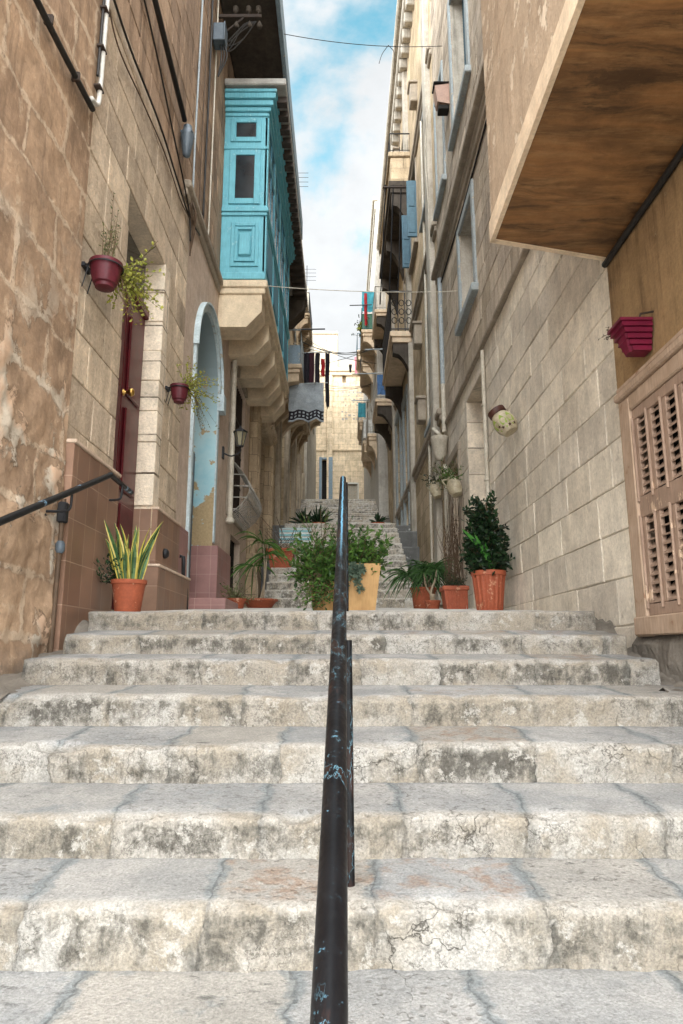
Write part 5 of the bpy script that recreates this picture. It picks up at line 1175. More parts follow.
for k in range(26): m.tube([(-1.26+random.uniform(-.2,.2), 14.37, z+.42), (-1.26+random.uniform(-.45,.45), 14.37+random.uniform(-.2,.2), z+random.uniform(.6,1.15))], .005, 4)
m.build('dry_stems', M['cablebr'], t)
m = MB(); m.bbox(-1.5, -1.02, 14.21, 14.54, z+.40, z+.45, .03); m.build('soil', M['terra'], t)
t = thing('bench', (-1.05, 15.6, 2.2), 'little teal and white striped bench set across the upper steps', 'bench')
m = MB()
zb = 2.35
for k in range(4): m.bbox(-1.42, -.70, 15.52, 15.545, zb+.02+k*.085, zb+.09+k*.085, .006)
m.build('slats', M['stripe'], t)
for x in (-1.4, -.74):
    m = MB(); m.bbox(x, x+.04, 15.55, 15.85, 1.9, zb+.36, .006); m.build('leg', M['white'], t)
m = MB(); m.bbox(-1.42, -.70, 15.55, 15.86, zb+.361, zb+.39, .006); m.build('seat', M['stripe'], t)
def agave(c, label, R_, n, mat, w=.07, name='potted_plant'):
    t = thing(name, c, label, 'plant'); x, y, z = c
    pot_round((x, y, z), .14, .18, .22, 'terra', t)
    m = MB()
    for k in range(n):
        a = random.uniform(0, 6.28); el = random.uniform(.3, 1.6); L = R_*random.uniform(.7, 1.1); e = Vector((math.cos(a)*math.cos(el), math.sin(a)*math.cos(el), math.sin(el)))
        m.blade([Vector((x, y, z+.2))+e*L*f - Vector((0,0,.15*L*f*f)) for f in [i/6 for i in range(7)]], w)
    m.build('leaves', M[mat], t); return t
agave((-.62, 18.3, 3.13), 'tall dark upright succulent at the top of the middle flight, away from the wall', .62, 40, 'leafdk', .07)
agave((-1.0, 18.5, 3.13), 'dark spiky plant at the top of the middle flight, close to the weathered house', .6, 34, 'leafdk', .07)
agave((.98, 18.3, 3.13), 'low dark rosette plant at the top of the middle flight, by the grey doors', .36, 34, 'leafdk', .06)

# central planter
t = thing('planter', (.24, 7, .38), 'tapered sand-coloured timber planter overflowing with green shrubs behind the handrail', 'planter')
z0 = .36
m = MB(); vs = [(.04, 6.82, z0), (.33, 6.82, z0), (.33, 7.15, z0), (.04, 7.15, z0), (.0, 6.79, z0+.48), (.39, 6.79, z0+.48), (.39, 7.18, z0+.48), (.0, 7.18, z0+.48), (.03, 6.82, z0+.48), (.36, 6.82, z0+.48), (.36, 7.15, z0+.48), (.03, 7.15, z0+.48), (.03, 6.82, z0+.38), (.36, 6.82, z0+.38), (.36, 7.15, z0+.38), (.03, 7.15, z0+.38)]
m.add(vs, [(0,1,5,4),(1,2,6,5),(2,3,7,6),(3,0,4,7),(3,2,1,0),(4,5,9,8),(5,6,10,9),(6,7,11,10),(7,4,8,11),(8,9,13,12),(9,10,14,13),(10,11,15,14),(11,8,12,15)]); m.build('box', M['timberbox'], t)
m = MB(); m.box(.035, .355, 6.825, 7.145, z0+.36, z0+.42); m.build('soil', M['soil'], t)
bush(t, (.17, 6.96, z0+.45), .29, .24, .38, 110, 15, .075, .038, 'leaf', curl=.5)
m = MB()
for k in range(50):
    c0 = Vector((.10+random.uniform(-.09,.11), 6.74+random.uniform(-.03,.05), z0+.36+random.uniform(-.16,.12)))
    if k % 3: continue
    for q in range(13):
        a = 2*math.pi*q/13+random.uniform(-.2,.2); e = Vector((math.cos(a), -.55, math.sin(a)*.9)); m.leaf(c0, e, .062, .03, fold=.1)
m.build('succulent_rosettes', M['leafgrey'], t)
t = thing('planter', (-.18, 7, .38), 'clay pot under a spreading bright green bush, left of the timber planter', 'planter')
t['label'] = 'clay pot hidden under a tall spreading bush next to the timber planter'
pot_round((-.17, 7.0, .37), .12, .15, .3, 'timberbox', t)
bush(t, (-.19, 6.93, .72), .35, .26, .46, 140, 15, .075, .038, 'leaf', curl=.55)
m = MB(); s = MB()
for k in range(44): sprig(m, (-.2+random.uniform(-.1,.06), 6.85, .75), (random.uniform(-.35,.2), random.uniform(-.5,0), random.uniform(-1.0,-.3)), random.uniform(.2,.42), 12, .055, .026, stem=s, curl=.5)
for k in range(10): sprig(m, (-.2, 6.95, .9), (random.uniform(-.6,.2), random.uniform(-.2,.2), 1), random.uniform(.35,.55), 9, .055, .018, stem=s, curl=.25)
s.build('stems', M['stem'], t); m.build('trailing_foliage', M['leafyel'] if False else M['leaf'], t)

# pots on the right
t = thing('potted_plant', (1.6, 7.5, .4), 'dark glossy shrub with one bright leaf in big ribbed terracotta pot', 'potted plant')
pot_round((1.6, 7.5, .395), .135, .175, .445, 'terra2', t, .05, True, 72)
bush(t, (1.58, 7.5, .85), .22, .2, .36, 110, 14, .085, .05, 'leafdk', curl=.6)
m = MB(); s = MB()
for k in range(150): sprig(m, (1.59+random.uniform(-.04,.05), 7.5, .9+random.uniform(0,.6)), (random.uniform(-1,.6), random.uniform(-1,.6), random.uniform(-.4,.7)), .24, 12, .075, .048, stem=s, curl=.5)
s.tube([(1.6, 7.5, .8), (1.61, 7.5, 1.6)], .012, 6); s.build('stems', M['stem'], t); m.build('crown', M['leafdk'], t)
m = MB()
for dx, L in ((-.33, .44), (-.2, .4), (-.08, .3)):
    m.blade([Vector((1.62, 7.36, .84))+Vector((dx*f*(.6+.4*f), -.05*f, L*f)) for f in [i/8 for i in range(9)]], .075)
m.build('bright_leaf', M['leafbr'], t)
t = thing('potted_plant', (1.5, 9.2, .5), 'square ribbed terracotta trough with low dark growth beside the deep doorway', 'potted plant')
z = .50; x0, x1 = 1.35, 1.66
m = MB(); m.prism([(x0+.03, z), (x1-.03, z), (x1, z+.27), (x0, z+.27)], 'y', 9.1, 9.4)
for k in range(8): xx = x0+.03+k*.037; m.bbox(xx, xx+.018, 9.085, 9.1, z+.02, z+.26, .004)
m.bbox(x0-.02, x1+.02, 9.08, 9.42, z+.271, z+.33, .01); m.build('pot', M['terra2'], t)
m = MB(); m.bbox(x0+.01, x1-.01, 9.11, 9.39, z+.30, z+.345, .01); m.build('soil', M['soil'], t)
bush(t, (1.5, 9.2, z+.33), .16, .14, .13, 50, 8, .04, .022, 'leafdk', curl=.7)
m = MB()
for k in range(34):
    p = Vector((1.52+random.uniform(-.1,.1), 9.32, z+.33)); pts = [p]
    for q in range(6): p = p+Vector((random.uniform(-.06,.06), random.uniform(-.03,.05), random.uniform(.08,.2))); pts.append(p)
    m.tube(pts, .0045, 4, r1=.002)
m.build('dry_stems', M['cablebr'], t)
t = thing('potted_plant', (1.27, 10.2, .6), 'bushy green yucca on pale bare stems in two small clay pots', 'potted plant')
t['label'] = 'bushy drooping yucca on pale bare stems in a round clay pot'
pot_round((1.22, 10.3, .585), .15, .185, .32, 'terra', t)
m = MB(); s = MB()
for k in range(5):
    p0 = Vector((1.22+random.uniform(-.06,.08), 10.3, .85)); p1 = p0+Vector((random.uniform(-.2,.22), random.uniform(-.15,.1), random.uniform(.2,.42)))
    s.tube(smooth_path([p0, p0.lerp(p1,.5)+Vector((random.uniform(-.04,.04),0,0)), p1], 4), .016, 6, r1=.012)
    for q in range(60):
        a = random.uniform(0, 6.28); L = random.uniform(.24,.46); el = random.uniform(-.2,1.3)
        m.blade([p1+Vector((math.cos(a)*L*f, math.sin(a)*L*f, L*(el*f-.95*f*f))) for f in [i/6 for i in range(7)]], .022)
s.build('stems', M['palestem'], t); m.build('leaves', M['leafmid'], t)
t = thing('potted_plant', (1.28, 9.7, .54), 'small clay pot with a pale twisted trunk in front of the drooping yucca', 'potted plant')
pot_round((1.26, 9.6, .53), .085, .105, .14, 'terra', t)
m = MB()
m.tube(smooth_path([(1.26, 9.6, .62), (1.24, 9.6, .78), (1.30, 9.6, .95), (1.33, 9.6, 1.1)], 4), .022, 7, r1=.012); m.tube(smooth_path([(1.25, 9.6, .74), (1.17, 9.6, .88), (1.15, 9.6, 1.05)], 4), .016, 7, r1=.01); m.tube(smooth_path([(1.26, 9.6, .64), (1.27, 9.58, .76)], 4), .045, 8, r1=.025)
m.build('trunk', M['palestem'], t, smooth=True)
m = MB()
for k in range(60):
    p1 = Vector(random.choice([(1.33, 9.6, 1.1), (1.15, 9.6, 1.05)])); a = random.uniform(0, 6.28); L = random.uniform(.12,.24); el = random.uniform(-.3,1.2)
    m.blade([p1+Vector((math.cos(a)*L*f, math.sin(a)*L*f, L*(el*f-.9*f*f))) for f in [i/5 for i in range(6)]], .016)
m.build('leaves', M['leafmid'], t)
# magenta wall box, decorated wall pot, cream jugs
t = thing('hanging_pot', (1.75, 3.95, 1.83), 'magenta plastic box planter fixed above the louvred shutter', 'hanging pot')
def taper(m, x0, x1, y0, y1, z0, z1, ins):
    vs = [(x0+ins, y0+ins, z0), (x1, y0+ins, z0), (x1, y1-ins, z0), (x0+ins, y1-ins, z0), (x0, y0, z1), (x1, y0, z1), (x1, y1, z1), (x0, y1, z1)]
    m.add(vs, [(3,2,1,0),(4,5,6,7),(0,1,5,4),(1,2,6,5),(2,3,7,6),(3,0,4,7)])
m = MB()
for k in range(5):
    f0, f1 = k/5, (k+.9)/5; taper(m, 1.755-.085*f0, W-.012, 3.88-.05*f0, 3.98+.05*f0, 1.77+.175*f0, 1.77+.175*f1, -.004)
taper(m, 1.67, W-.015, 3.825, 4.035, 1.79+.15, 1.79+.168, 0)
taper(m, 1.69, W-.014, 3.85, 4.01, 1.768, 1.94, .05)
m.build('box', M['magenta'], t)
m = MB(); s = MB()
for k in range(22): sprig(m, (1.76+random.uniform(-.06,.06), 4.03+random.uniform(-.03,.05), 1.95), (random.uniform(-.5,.3), random.uniform(0,.9), random.uniform(-.2,.9)), random.uniform(.05,.12), 6, .022, .014, stem=s, curl=.8, sr=.002)
for yy in (3.84, 3.95): s.tube([(W, yy, 2.0), (1.8, yy, 1.985), (1.79, yy, 1.95)], .006, 6)
s.build('stems', M['iron'], t); m.build('dry_foliage', paint('withered_leaves', '#4a3d30', '#6b5b45', .9), t)
t = thing('hanging_pot', (1.76, 7.0, 2.35), 'tilted cream pot with painted green leaf and brown flowers on the block wall', 'hanging pot')
ax = Vector((-.45, .25, .85)); ax.normalize(); cc = Vector((1.725, 6.98, 2.36))
m = MB(); prof = [(.02, -.135), (.08, -.13), (.115, -.07), (.122, .0), (.106, .07), (.083, .105), (.088, .125), (.06, .125)]
m.lathe(prof, cc, 26, axis=ax); o = m.build('pot', M['jug'], t, smooth=True, angle=50)
m = MB(); m.lathe([(.09, .108), (.098, .12), (.098, .17), (.07, .175)], cc, 22, axis=ax); m.build('collar', M['brownpaint'], o, smooth=True, angle=50)
Rm = Vector((0,0,1)).rotation_difference(ax).to_matrix()
def decal(m, th, z, wd, ht, pts):
    """flat painted shape laid on the pot's surface"""
    vs = []
    for (u, v) in pts:
        zz_ = z+v*ht; r = .118 if zz_ < .03 else .112
        for k in range(len(prof)-1):
            if prof[k][1] <= zz_ <= prof[k+1][1]: f = (zz_-prof[k][1])/max(1e-6, prof[k+1][1]-prof[k][1]); r = prof[k][0]+(prof[k+1][0]-prof[k][0])*f+.004
        a = th+u*wd/r; vs.append(cc+Rm @ Vector((r*math.cos(a), r*math.sin(a), zz_)))
    m.add(vs, [tuple(range(len(vs)))])
lf = [(0,-1),(.5,-.4),(.55,.1),(.3,.6),(0,1),(-.3,.6),(-.55,.1),(-.5,-.4)]
fl5 = [(math.cos(a)*(1 if k%2==0 else .4), math.sin(a)*(1 if k%2==0 else .4)) for k, a in enumerate([2*math.pi*i/10 for i in range(10)])]
m = MB()
for th in (-1.3, -2.0, -2.8): decal(m, th, -.02, .065, .085, lf)
m.build('painted_leaf', M['greenleafpaint'], o)
m = MB()
for th, z in ((-1.65, -.09), (-2.35, -.08), (-2.6, -.05), (-1.1, -.09)): decal(m, th, z, .022, .022, fl5)
m.build('painted_flower', M['brownpaint'], o)
for (c, r, lab) in (((1.74, 10.35, 2.46), .112, 'cream speckled jug planter on the right wall, the larger of a pair below the rainwater hopper'), ((1.74, 12.4, 2.88), .105, 'cream jug planter with dark trailing leaves, the smaller of a pair below the rainwater hopper')):
    t = thing('hanging_pot', c, lab, 'hanging pot')
    t['label'] = 'larger cream speckled jug planter on the wall past the deep doorway' if r > .11 else 'smaller cream jug planter trailing leaves beside the thin wall pipe'
    m = MB(); ax2 = Vector((-.2, .3, .9)).normalized(); m.lathe([(.03, -.15), (.08, -.14), (r, -.06), (r*1.05, .0), (r*.9, .08), (r*.62, .14), (r*.66, .17), (r*.5, .17)], c, 24, axis=ax2); o = m.build('pot', M['jug'], t, smooth=True, angle=50)
    m = MB(); m.tube(smooth_path([Vector(c)+ax2*.14+Vector((-.06,0,0)), Vector(c)+Vector((-r-.07,0,.1)), Vector(c)+Vector((-r,0,.0))], 5), .012, 6); m.build('handle', M['jug'], o, smooth=True)
    bush(t, Vector(c)+ax2*.16, .17, .3, .26, 22, 9, .06, .024, 'leafdk' if r < .11 else 'leaf', curl=.8)
t = thing('plant', (1.72, 11.4, 2.9), 'leafy climber rooted on the right wall between the two cream jugs', 'plant')
bush(t, (1.78, 11.3, 2.75), .2, .5, .42, 36, 10, .06, .022, 'leafdull', curl=.8)
t = thing('climbing_plant', (1.75, 11.2, .8), 'bare dry climber stems on the right wall below the cream jugs', 'plant')
m = MB()
for k in range(26):
    p = Vector((1.80+random.uniform(-.03,.05), 10.5+random.uniform(-.3,1.2), .6)); pts = [p]
    for q in range(9): p = p+Vector((random.uniform(-.03,.03), random.uniform(-.12,.12), random.uniform(.12,.26))); pts.append(p)
    m.tube(pts, .008, 4, r1=.003)
m.build('stems', M['cablebr'], t)
# ------------------------------------------------------------------ pipes, cables and fittings on the walls
XC = -W+.02
t = thing('cable', (XC, 3, 3.8), 'thick black cable running level along the brown rubble house', 'cable')
m = MB(); m.tube(smooth_path([(XC+.02, .7, 3.86), (XC+.02, 2, 3.83), (XC+.022, 3.4, 3.84), (XC+.02, 4.2, 3.90), (XC+.02, 4.42, 3.92)], 5), .021, 10); m.build('sheath', M['cable'], t, smooth=True)
for y in (2.2, 3.3, 3.65, 4.1):
    m = MB(); m.bbox(XC-.01, XC+.046, y-.012, y+.012, 3.805+.02*(y-2.2)+.02, 3.875+.02*(y-2.2)+.02, .004); m.build('clip', M['iron'], t)
t = thing('conduit', (XC, 4.5, 4.5), 'white plastic conduit bending up the corner of the brown rubble house', 'conduit')
m = MB(); m.tube(smooth_path([(XC+.03, 4.36, 3.96), (XC+.03, 4.46, 4.0), (XC+.03, 4.50, 4.12), (XC+.03, 4.505, 4.6), (XC+.03, 4.51, 5.2), (XC+.03, 4.51, 6.0)], 6), .018, 10); m.build('tube', M['white'], t, smooth=True)
m = MB(); m.tube([(XC+.02, 4.46, 4.25), (XC+.02, 4.47, 6.0)], .012, 8); m.build('cable', M['cable'], t)
for z in (4.15, 4.5, 4.85):
    m = MB(); m.bbox(XC, XC+.052, 4.44, 4.53, z, z+.018, .003); m.build('clip', M['iron'], t)
def cable(label, pts, r=.01, mat='cable', k=6, name='cable', cat='cable'):
    m = MB(); m.tube(smooth_path(pts, k), r, 7); return tag(m.build(name, M[mat], None, smooth=True), label, cat)
xl = -W+.012
cable('black cable sagging along the wall above the red door toward the twisted bundle', [(xl, 4.56, 5.25), (xl, 5.2, 5.22), (xl, 6.2, 5.30), (xl, 7.0, 5.24), (xl, 7.62, 5.22), (xl, 8.2, 5.36)], .011)
cable('thin brown cable looping from the corner conduit along the townhouse front', [(xl, 4.56, 5.12), (xl, 4.9, 4.95), (xl, 5.6, 5.05), (xl, 6.4, 5.15), (xl, 7.1, 5.12), (xl, 7.6, 5.2)], .007, 'cablebr')
cable('black cable dropping past the grey bell fitting on the streaked wall', [(xl, 5.0, 6.15), (xl, 5.9, 5.92), (xl, 6.7, 5.62), (xl, 7.2, 5.45), (xl, 7.6, 5.25), (xl, 7.7, 4.95)], .010)
t = thing('drainpipe', (-1.82, 6.5, 6.1), 'dark level pipe ending in grey bell fitting high above the red door', 'drainpipe')
m = MB(); m.tube([(-1.83, 4.6, 6.42), (-1.83, 5.6, 6.26), (-1.83, 7.0, 6.06)], .03, 12); m.build('pipe', M['cable'], t, smooth=True)
m = MB(); m.lathe([(.02, .12), (.05, .115), (.055, .05), (.075, .03), (.078, -.02), (.07, -.1), (.055, -.2), (.045, -.27), (.012, -.3)], (-1.81, 7.08, 5.93), 20); m.build('bell_fitting', M['zinc'], t, smooth=True, angle=50)
m = MB(); m.bbox(-1.88, -1.74, 7.02, 7.15, 5.93, 5.955, .004); m.build('bracket', M['zinc'], t)
for lab, yy, zz0, zz1, r, mt in (('thin beige wire down the streaked wall beside the turquoise balcony', 8.75, 5.6, 12.0, .012, 'pipewhite'), ('dark conduit down the streaked wall near the insulator rack', 8.35, 5.7, 12.0, .016, 'cable'), ('grey conduit rising the streaked wall above the grey bell fitting', 7.75, 5.6, 12.0, .014, 'pvc'), ('rusty brown wire down the streaked wall over the string course', 8.1, 5.65, 12.0, .009, 'cablebr')):
    cable(lab, [(xl, yy+random.uniform(-.04,.04), zz0+(zz1-zz0)*f) for f in (0, .15, .3, .5, .75, 1)], r, mt)
t = thing('cable_bundle', (-1.83, 7.68, 5.2), 'tangled bundle of old wires tied at the end of the string course', 'cable bundle')
m = MB()
for k in range(14):
    y = 7.66+random.uniform(-.06,.06); m.tube(smooth_path([(xl, y, 5.48), (xl+random.uniform(0,.07), y+random.uniform(-.05,.05), 5.3), (xl+random.uniform(0,.05), 7.7+random.uniform(-.03,.03), 5.12), (xl, 7.72, 4.86+random.uniform(-.1,.1))], 5), .008, 5)
m.build('wires', M['cablebr'], t)
t = thing('insulator_rack', (-1.6, 8.85, 9.5), 'rusty bracket rack of old insulators under the overhanging floor', 'insulator rack')
m = MB(); m.bbox(-W, -1.22, 8.83, 8.87, 9.46, 9.52, .006); m.tube([(-W, 8.85, 9.1), (-1.5, 8.85, 9.46)], .014, 6); m.build('bracket', M['iron'], t)
for x in (-1.62, -1.42, -1.27):
    m = MB(); m.lathe([(.012, -.02), (.012, .03), (.04, .04), (.045, .07), (.03, .085), (.045, .1), (.04, .13), (.015, .145)], (x, 8.85, 9.52), 14); m.build('insulator', M['darkstone'], t, smooth=True)
    m = MB(); m.lathe([(.03, -.12), (.045, -.08), (.03, -.05), (.012, -.0)], (x+.02, 8.85, 9.40), 12); m.build('insulator', M['darkstone'], t, smooth=True)
m = MB()
for k in range(6): m.tube(smooth_path([(-1.83, 8.8, 8.95+k*.03), (-1.7, 8.8, 9.05+random.uniform(-.25,.1)), (-1.5, 8.82, 9.1+random.uniform(-.2,.2)), (-1.3, 8.85, 9.4)], 6), .008, 5)
m.build('wires', M['cable'], t)
t = thing('junction_box', (-1.8, 8.6, 8.85), 'grey metal junction box with hanging wires under the insulator rack', 'junction box')
m = MB(); m.bbox(-W, -1.72, 8.5, 8.7, 8.72, 9.02, .01); m.bbox(-1.72, -1.70, 8.49, 8.71, 8.71, 9.03, .004); m.build('box', M['zinc'], t)
for k in range(3):
    m = MB(); m.tube(smooth_path([(-1.78+k*.03, 8.6, 8.72), (-1.76+k*.04, 8.6, 8.5), (-1.8, 8.62, 8.2)], 5), .011, 6); m.build('wire', M['cable'], t)
t = thing('drainpipe', (-1.82, 10.9, 2.1), 'cream drainpipe beside the barred window under the turquoise balcony', 'drainpipe')
m = MB(); m.tube([(-1.82, 11.05, 2.1), (-1.82, 11.05, 4.84)], .042, 12); m.build('pipe', M['pipewhite'], t, smooth=True, angle=50)
m = MB(); m.lathe([(.05, 0), (.075, .02), (.075, .07), (.05, .09), (.05, .13)], (-1.82, 11.05, 2.02), 14); m.build('collar', M['pipewhite'], t, smooth=True, angle=50)
# lantern
t = thing('wall_lantern', (-1.6, 10.7, 3.3), 'small black wall lantern on curved arm next to the cream drainpipe', 'lantern')
m = MB(); cx_, cy_, cz_ = -1.62, 10.6, 3.30
for k in range(6):
    a, c = 2*math.pi*k/6, 2*math.pi*(k+1)/6
    m.tube([(cx_+.055*math.cos(a), cy_+.055*math.sin(a), cz_-.10), (cx_+.10*math.cos(a), cy_+.10*math.sin(a), cz_+.12)], .008, 5)
m.lathe([(.06, -.115), (.06, -.10)], (cx_, cy_, cz_), 6); m.lathe([(.118, .12), (.118, .135), (.08, .16), (.02, .2), (.012, .23)], (cx_, cy_, cz_), 6)
m.tube(smooth_path([(-1.89, cy_, cz_-.22), (-1.75, cy_, cz_-.27), (cx_, cy_, cz_-.2), (cx_, cy_, cz_-.11)], 5), .013, 7); m.bbox(-1.9, -1.87, cy_-.04, cy_+.04, cz_-.32, cz_-.12, .006); m.build('frame', M['blackiron'], t)
m = MB(); m.lathe([(.052, -.1), (.094, .118)], (cx_, cy_, cz_), 6); m.build('lantern_glass', paint('dusty_amber_glass', '#8d8468', '#7a7158', .3), t)
# right-hand pipes
t = thing('drainpipe', (1.84, 8.5, 2), 'slim cream pipe running up the block wall next to the deep doorway', 'drainpipe')
m = MB(); m.tube([(1.85, 8.5, .6), (1.85, 8.5, 2.2), (1.85, 8.48, 3.86)], .026, 10); m.build('pipe', M['pipewhite'], t, smooth=True, angle=50)
for z in (1.1, 2.1, 3.1):
    m = MB(); m.bbox(1.87, 1.815, 8.46, 8.54, z, z+.03, .005); m.build('clip', M['pipewhite'], t)
t = thing('drainpipe', (1.82, 11.8, 3.5), 'grey upper rainwater pipe draining into a cream hopper on the right wall', 'drainpipe')
m = MB(); m.tube([(1.83, 11.75, 4.7), (1.83, 11.75, 6.78)], .045, 12); m.build('upper_pipe', M['pvc'], t, smooth=True, angle=50)
m = MB(); m.tube([(1.83, 11.75, 3.8), (1.83, 11.75, 4.699)], .042, 12); m.tube([(1.83, 11.75, .8), (1.83, 11.75, 3.2)], .042, 12); m.build('lower_pipe', M['pipewhite'], t, smooth=True, angle=50)
m = MB(); m.lathe([(.05, 0), (.11, .10), (.145, .34), (.16, .36), (.16, .42), (.12, .42)], (1.74, 11.75, 3.28), 18); m.build('hopper', M['pipewhite'], t, smooth=True, angle=50)
m = MB(); m.tube(smooth_path([(1.74, 11.75, 3.75), (1.7, 12.2, 4.0), (1.8, 12.6, 4.1)], 5), .035, 8); m.tube([(1.75, 12.0, 3.6), (1.75, 12.9, 3.35), (1.8, 13.2, 3.3)], .035, 8); m.build('branch_pipe', M['pipewhite'], t, smooth=True)
cable('narrow pale pipe down the grey house front past the first pilaster', [(1.84, 13.9, 1.2), (1.84, 13.9, 4), (1.84, 13.85, 8), (1.84, 13.9, 12)], .03, 'pipewhite', name='drainpipe', cat='drainpipe')
cable('black cable climbing diagonally under the cornice of the block wall house', [(1.86, 4.5, 6.55), (1.85, 7, 6.62), (1.85, 9, 6.6), (1.85, 12.1, 6.7)], .014)
cable('brown cable pair where the boxed overhang meets the ochre wall', [(1.855, .35, 2.665), (1.855, 2, 2.668), (1.855, 3.4, 2.66), (1.855, 4.43, 2.66)], .022, 'cable')
cable('thin wire hanging loose across the upper grey house front', [(1.8, 12.3, 11.0), (1.74, 12.6, 10.2), (1.76, 12.5, 8.8), (1.8, 12.7, 7.4)], .012, 'pipewhite')
t = thing('wall_lamp', (1.7, 10.1, 9.4), 'rose-coloured box lamp on the right wall between the upper windows', 'wall lamp')
m = MB(); m.prism([(1.88, 9.25), (1.66, 9.3), (1.62, 9.62), (1.88, 9.66)], 'y', 10.3, 10.52); m.build('housing', paint('rose_beige_metal', '#a98a78', '#96786a', .5), t)
m = MB(); m.bbox(1.86, 1.68, 10.32, 10.5, 9.17, 9.26, .01); m.bbox(1.88, 1.6, 10.28, 10.54, 9.66, 9.69, .006); m.build('shade', M['dark'], t)
# iron clothes rods hanging from the upper balcony
t = thing('clothes_rack', (1.2, 17, 12), 'rusty iron crossbar with long hanging rods beside the stacked iron balconies', 'clothes rack')
m = MB(); m.tube([(1.88, 15.6, 11.55), (1.05, 15.6, 11.55)], .03, 7); m.build('crossbar', M['iron'], t)
for k in range(3):
    x = 1.12+k*.2; m = MB(); m.tube([(x, 15.6, 11.62), (x-.06+.02*k, 16.3, 9.9), (x-.1+.03*k, 16.8, 8.95)], .018, 6); m.build('rod', M['blackiron'], t)

# ------------------------------------------------------------------ washing and rods across the lane
def cloth(name, label, cat, x0, x1, y, z0, z1, mat, seed, taperk=.0, fold=.03, hem=.03, group=None, slot=None):
    m = MB(); nx, nz = 18, 22; vs = []; fs = []
    for j in range(nz+1):
        f = j/nz
        for i in range(nx+1):
            u = i/nx; xc = (x0+x1)/2; hw = (x1-x0)/2*(1-taperk*f+.06*fbm(f*3, seed, 0, 2))
            x = xc+(u*2-1)*hw+.02*fbm(f*2, seed, 4, 2); yy = y+fold*math.sin(u*9+seed+f*1.5)*(.3+.7*f)+.03*fbm(u*3, f*3, seed, 3)
            z = z1-(z1-z0)*f*(1+hem*fbm(u*4, seed, 1, 2))
            vs.append((x, yy, z))
    mi = []
    for j in range(nz):
        for i in range(nx):
            a = j*(nx+1)+i; k = slot(i/nx, j/nz) if slot else 0
            m.add([vs[a], vs[a+1], vs[a+nx+2], vs[a+nx+1]], [(0,1,2,3)], k)
    return tag(m.build(name, mat, None, smooth=True), label, cat, group)
t = thing('clothes_rod', (-.7, 17.2, 7.9), 'washing rod holding dark garments out from the honey stone balcony', 'clothes rod')
m = MB(); m.tube([(-1.1, 17.2, 7.76), (-.25, 17.2, 7.79)], .014, 6); m.build('rod', M['bluegrey'], t)
m = MB(); m.tube([(-1.45, 16.95, 6.78), (-.36, 16.95, 6.82)], .014, 6); m.build('lower_rod', M['bluegrey'], t)
garments = [(-1.0, -.84, 6.65, 'blackcloth', 'long black garment nearest the balcony rail on the washing rod'), (-.86, -.72, 6.9, 'maroon', 'dark maroon garment pegged between two black ones'), (-.70, -.57, 6.6, 'blackcloth', 'black garment hanging just before the small red cloth'),
            (-.43, -.31, 6.62, 'blackcloth', 'narrow black trousers at the outer end of the washing rod')]
for k, (x0, x1, z0, mt, lab) in enumerate(garments): cloth('garment', lab, 'garment', x0, x1, 17.2, z0-.35, 7.76, M[mt], k*3.1, .15*(k%2), .03, .1)
cloth('garment', 'small red cloth among the dark washing', 'garment', -.55, -.44, 17.2, 7.1, 7.6, M['redcloth'], 8.2, .1)
def band(u, v):
    if .70 < v < .735 or .90 < v < .94: return 1
    if .76 < v < .88 and (int(u*18) % 2 == 0 or .80 < v < .84): return 1
    return 0
cloth('towel', 'white towel with black patterned border hung below the dark washing', 'towel', -1.36, -.46, 16.95, 5.75, 6.8, [paint('grey_white_towelling', '#9aa0a3', '#868c90', .95), M['blackcloth']], 2.2, .0, .07, .12, slot=band)
for (lab, x0, x1, y, z, mt) in (('dark pole jutting level from the weathered house, above the washing', -1.85, -.5, 19.5, 9.55, 'blackiron'), ('dark pole with two insulators jutting from the weathered house', -1.85, -1.1, 20.5, 11.4, 'blackiron'), ('pale pole jutting from the stacked iron balconies', .75, 1.8, 20.8, 9.5, 'pvc'),
                                ('dark level pole jutting from the whitewashed house balcony', .35, 1.3, 27.3, 14.5, 'blackiron'), ('thin grey washing pole before the lower far balcony', .4, 1.5, 24.0, 10.0, 'pvc'), ('second thin grey washing pole, closer to the end building', .45, 1.3, 30.0, 11.2, 'pvc')):
    m = MB(); m.tube([(x0, y, z), (x1, y, z+.03)], .022, 6); tag(m.build('clothes_pole', M[mt], None), lab, 'pole')
cloth('garment', 'strip of red cloth on the whitewashed house balcony', 'garment', .98, 1.1, 27.35, 13.6, 15.1, M['redcloth'], 5.5, 0, .02)
cloth('garment', 'pink shirt drying on the far rooftop line', 'garment', .80, 1.3, 40.0, 16.7, 17.8, M['pinkcloth'], 6.5, .1, .05)
cloth('garment', 'pair of dark and pale socks drying beside the pink shirt', 'garment', .45, .66, 40.0, 16.75, 17.3, M['blackcloth'], 7.5, .4, .03)
t = thing('potted_plant', (.95, 28.5, 13.45), 'green plants crowding the small whitewashed house balcony', 'plant')
bush(t, (.98, 28.2, 13.6), .25, .8, .7, 40, 9, .14, .07, 'leafdk', curl=.7)
bush(t, (.9, 27.8, 13.6), .2, .3, .4, 16, 8, .14, .07, 'leafyel', curl=.7, name='pale_foliage')

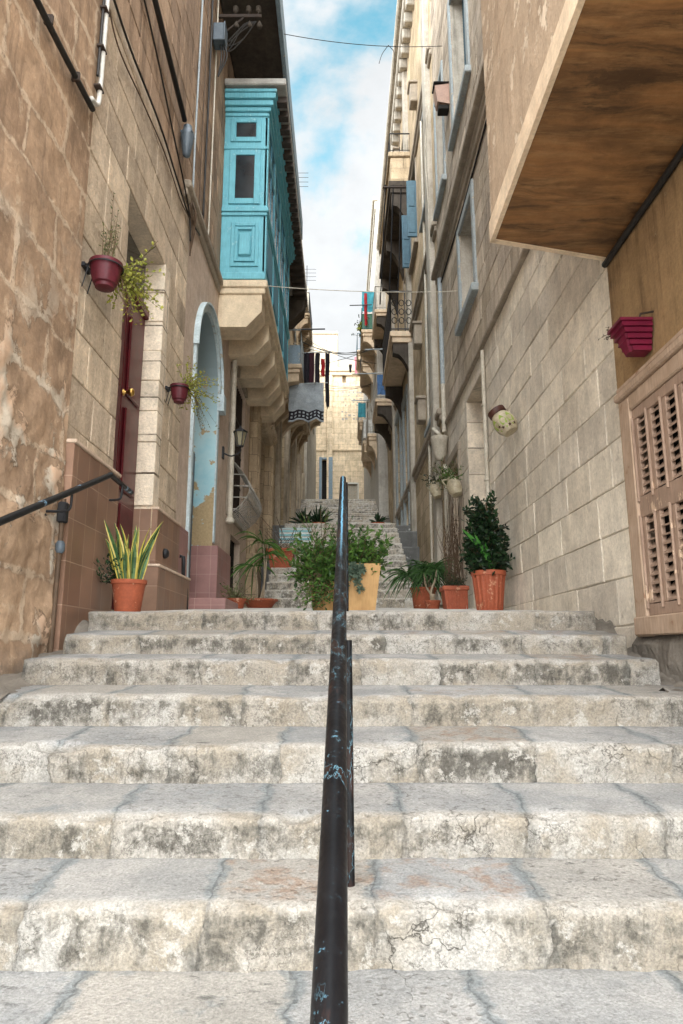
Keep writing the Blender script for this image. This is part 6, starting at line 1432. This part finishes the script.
def wire(label, a, b, sag, r=.006, mat='cable', k=14):
    a, b = Vector(a), Vector(b); pts = [a.lerp(b, i/k)-Vector((0,0,4*sag*(i/k)*(1-i/k))) for i in range(k+1)]
    m = MB(); m.tube(pts, r, 5); return tag(m.build('overhead_wire', M[mat], None), label, 'wire')
wire('high wire crossing the sky from the overhanging floor to the upper right windows', (-.95, 9.6, 9.95), (1.86, 10.8, 10.93), .10, .006)
wire('pale washing line crossing level at the base of the turquoise balcony', (-1.2, 9.95, 5.62), (1.88, 10.3, 5.72), .05, .006, 'pipewhite')
wire('sagging dark wire between the far balconies and whitewashed house', (-1.3, 20, 9.45), (1.3, 27.1, 12.4), .35, .012)
wire('wire slung across beyond the washing toward the whitewashed house', (-1.4, 21, 9.9), (1.3, 27.5, 12.6), .3, .012)
wire('crossing wire dropping the opposite way beyond the washing', (-1.6, 26, 12.5), (1.1, 20.5, 8.9), .25, .010)
wire('upper far wire from weathered house to the whitewashed cornice', (-1.8, 24, 11.2), (1.25, 29, 13.3), .3, .012)
wire('lowest far wire in front of the sunlit end building', (-1.8, 28, 11.3), (1.25, 30, 11.9), .2, .010)
m = MB(); m.tube(smooth_path([(.83, 10.36, 10.5), (.72, 10.38, 10.34), (.66, 10.36, 10.12)], 5), .006, 5); m.tube(smooth_path([(.83, 10.36, 10.5), (.92, 10.36, 10.37), (.95, 10.38, 10.17)], 5), .006, 5)
tag(m.build('loose_wire_end', M['cable'], None), 'forked loose wire end dangling from the high wire', 'wire')
# aerials on the left roofline
for (lab, x, y, z) in (('tall thin aerial on the left roofline past the overhang', -1.75, 24, 17.0), ('short aerial on the left roofline closer to the end building', -1.7, 31, 17.0)):
    t = thing('aerial', (x, y, z), lab, 'aerial'); m = MB(); m.tube([(x, y, z), (x, y, z+1.6)], .02, 5); m.build('mast', M['blackiron'], t)
    m = MB()
    for k in range(4): m.tube([(x-.3, y, z+.8+k*.2), (x+.45, y, z+.8+k*.2)], .010, 4)
    m.build('rods', M['blackiron'], t)

# bits of washing and screens on the far balconies
M['tealcloth'] = paint('teal_cloth', '#3f8a96', '#357884', .95, var=.2); M['whitecloth'] = paint('white_cloth', '#c9c8c2', '#b5b4ae', .95, var=.2); M['bluecloth'] = paint('blue_cloth', '#4a6b94', '#3e5b80', .95, var=.2)
for (lab, x0, x1, y, z0, z1, mt) in (('teal sheet over the whitewashed house balcony rail', .88, 1.42, 27.38, 14.25, 15.2, 'tealcloth'),
        ('white sheet drying below the iron balcony on the far right', 1.02, 1.45, 30.9, 9.7, 10.6, 'whitecloth'), ('blue cloth hung on the far stone balcony of the grey house', 1.26, 1.6, 23.1, 8.85, 9.6, 'bluecloth'),
        ('pale shirt hanging from the weathered house balcony, beyond the towel', -1.25, -.95, 22.1, 8.2, 9.1, 'whitecloth'), ('teal cloth on the higher far balcony beneath the pink shirt', .88, 1.3, 34.9, 12.1, 12.9, 'tealcloth')):
    cloth('garment', lab, 'garment', x0, x1, y, z0, z1, M[mt], x0*7+y, .05, .02)
wire('fine wire from the stacked iron balcony down to the weathered house', (1.3, 20.3, 9.5), (-1.85, 25, 10.8), .25, .009)
wire('fine wire over the lane just below the crossing pair', (-1.8, 23, 9.6), (1.25, 28, 11.2), .3, .009)
wire('long thin wire in front of the faded notice', (-1.6, 33, 13.0), (1.5, 33, 13.2), .25, .012)
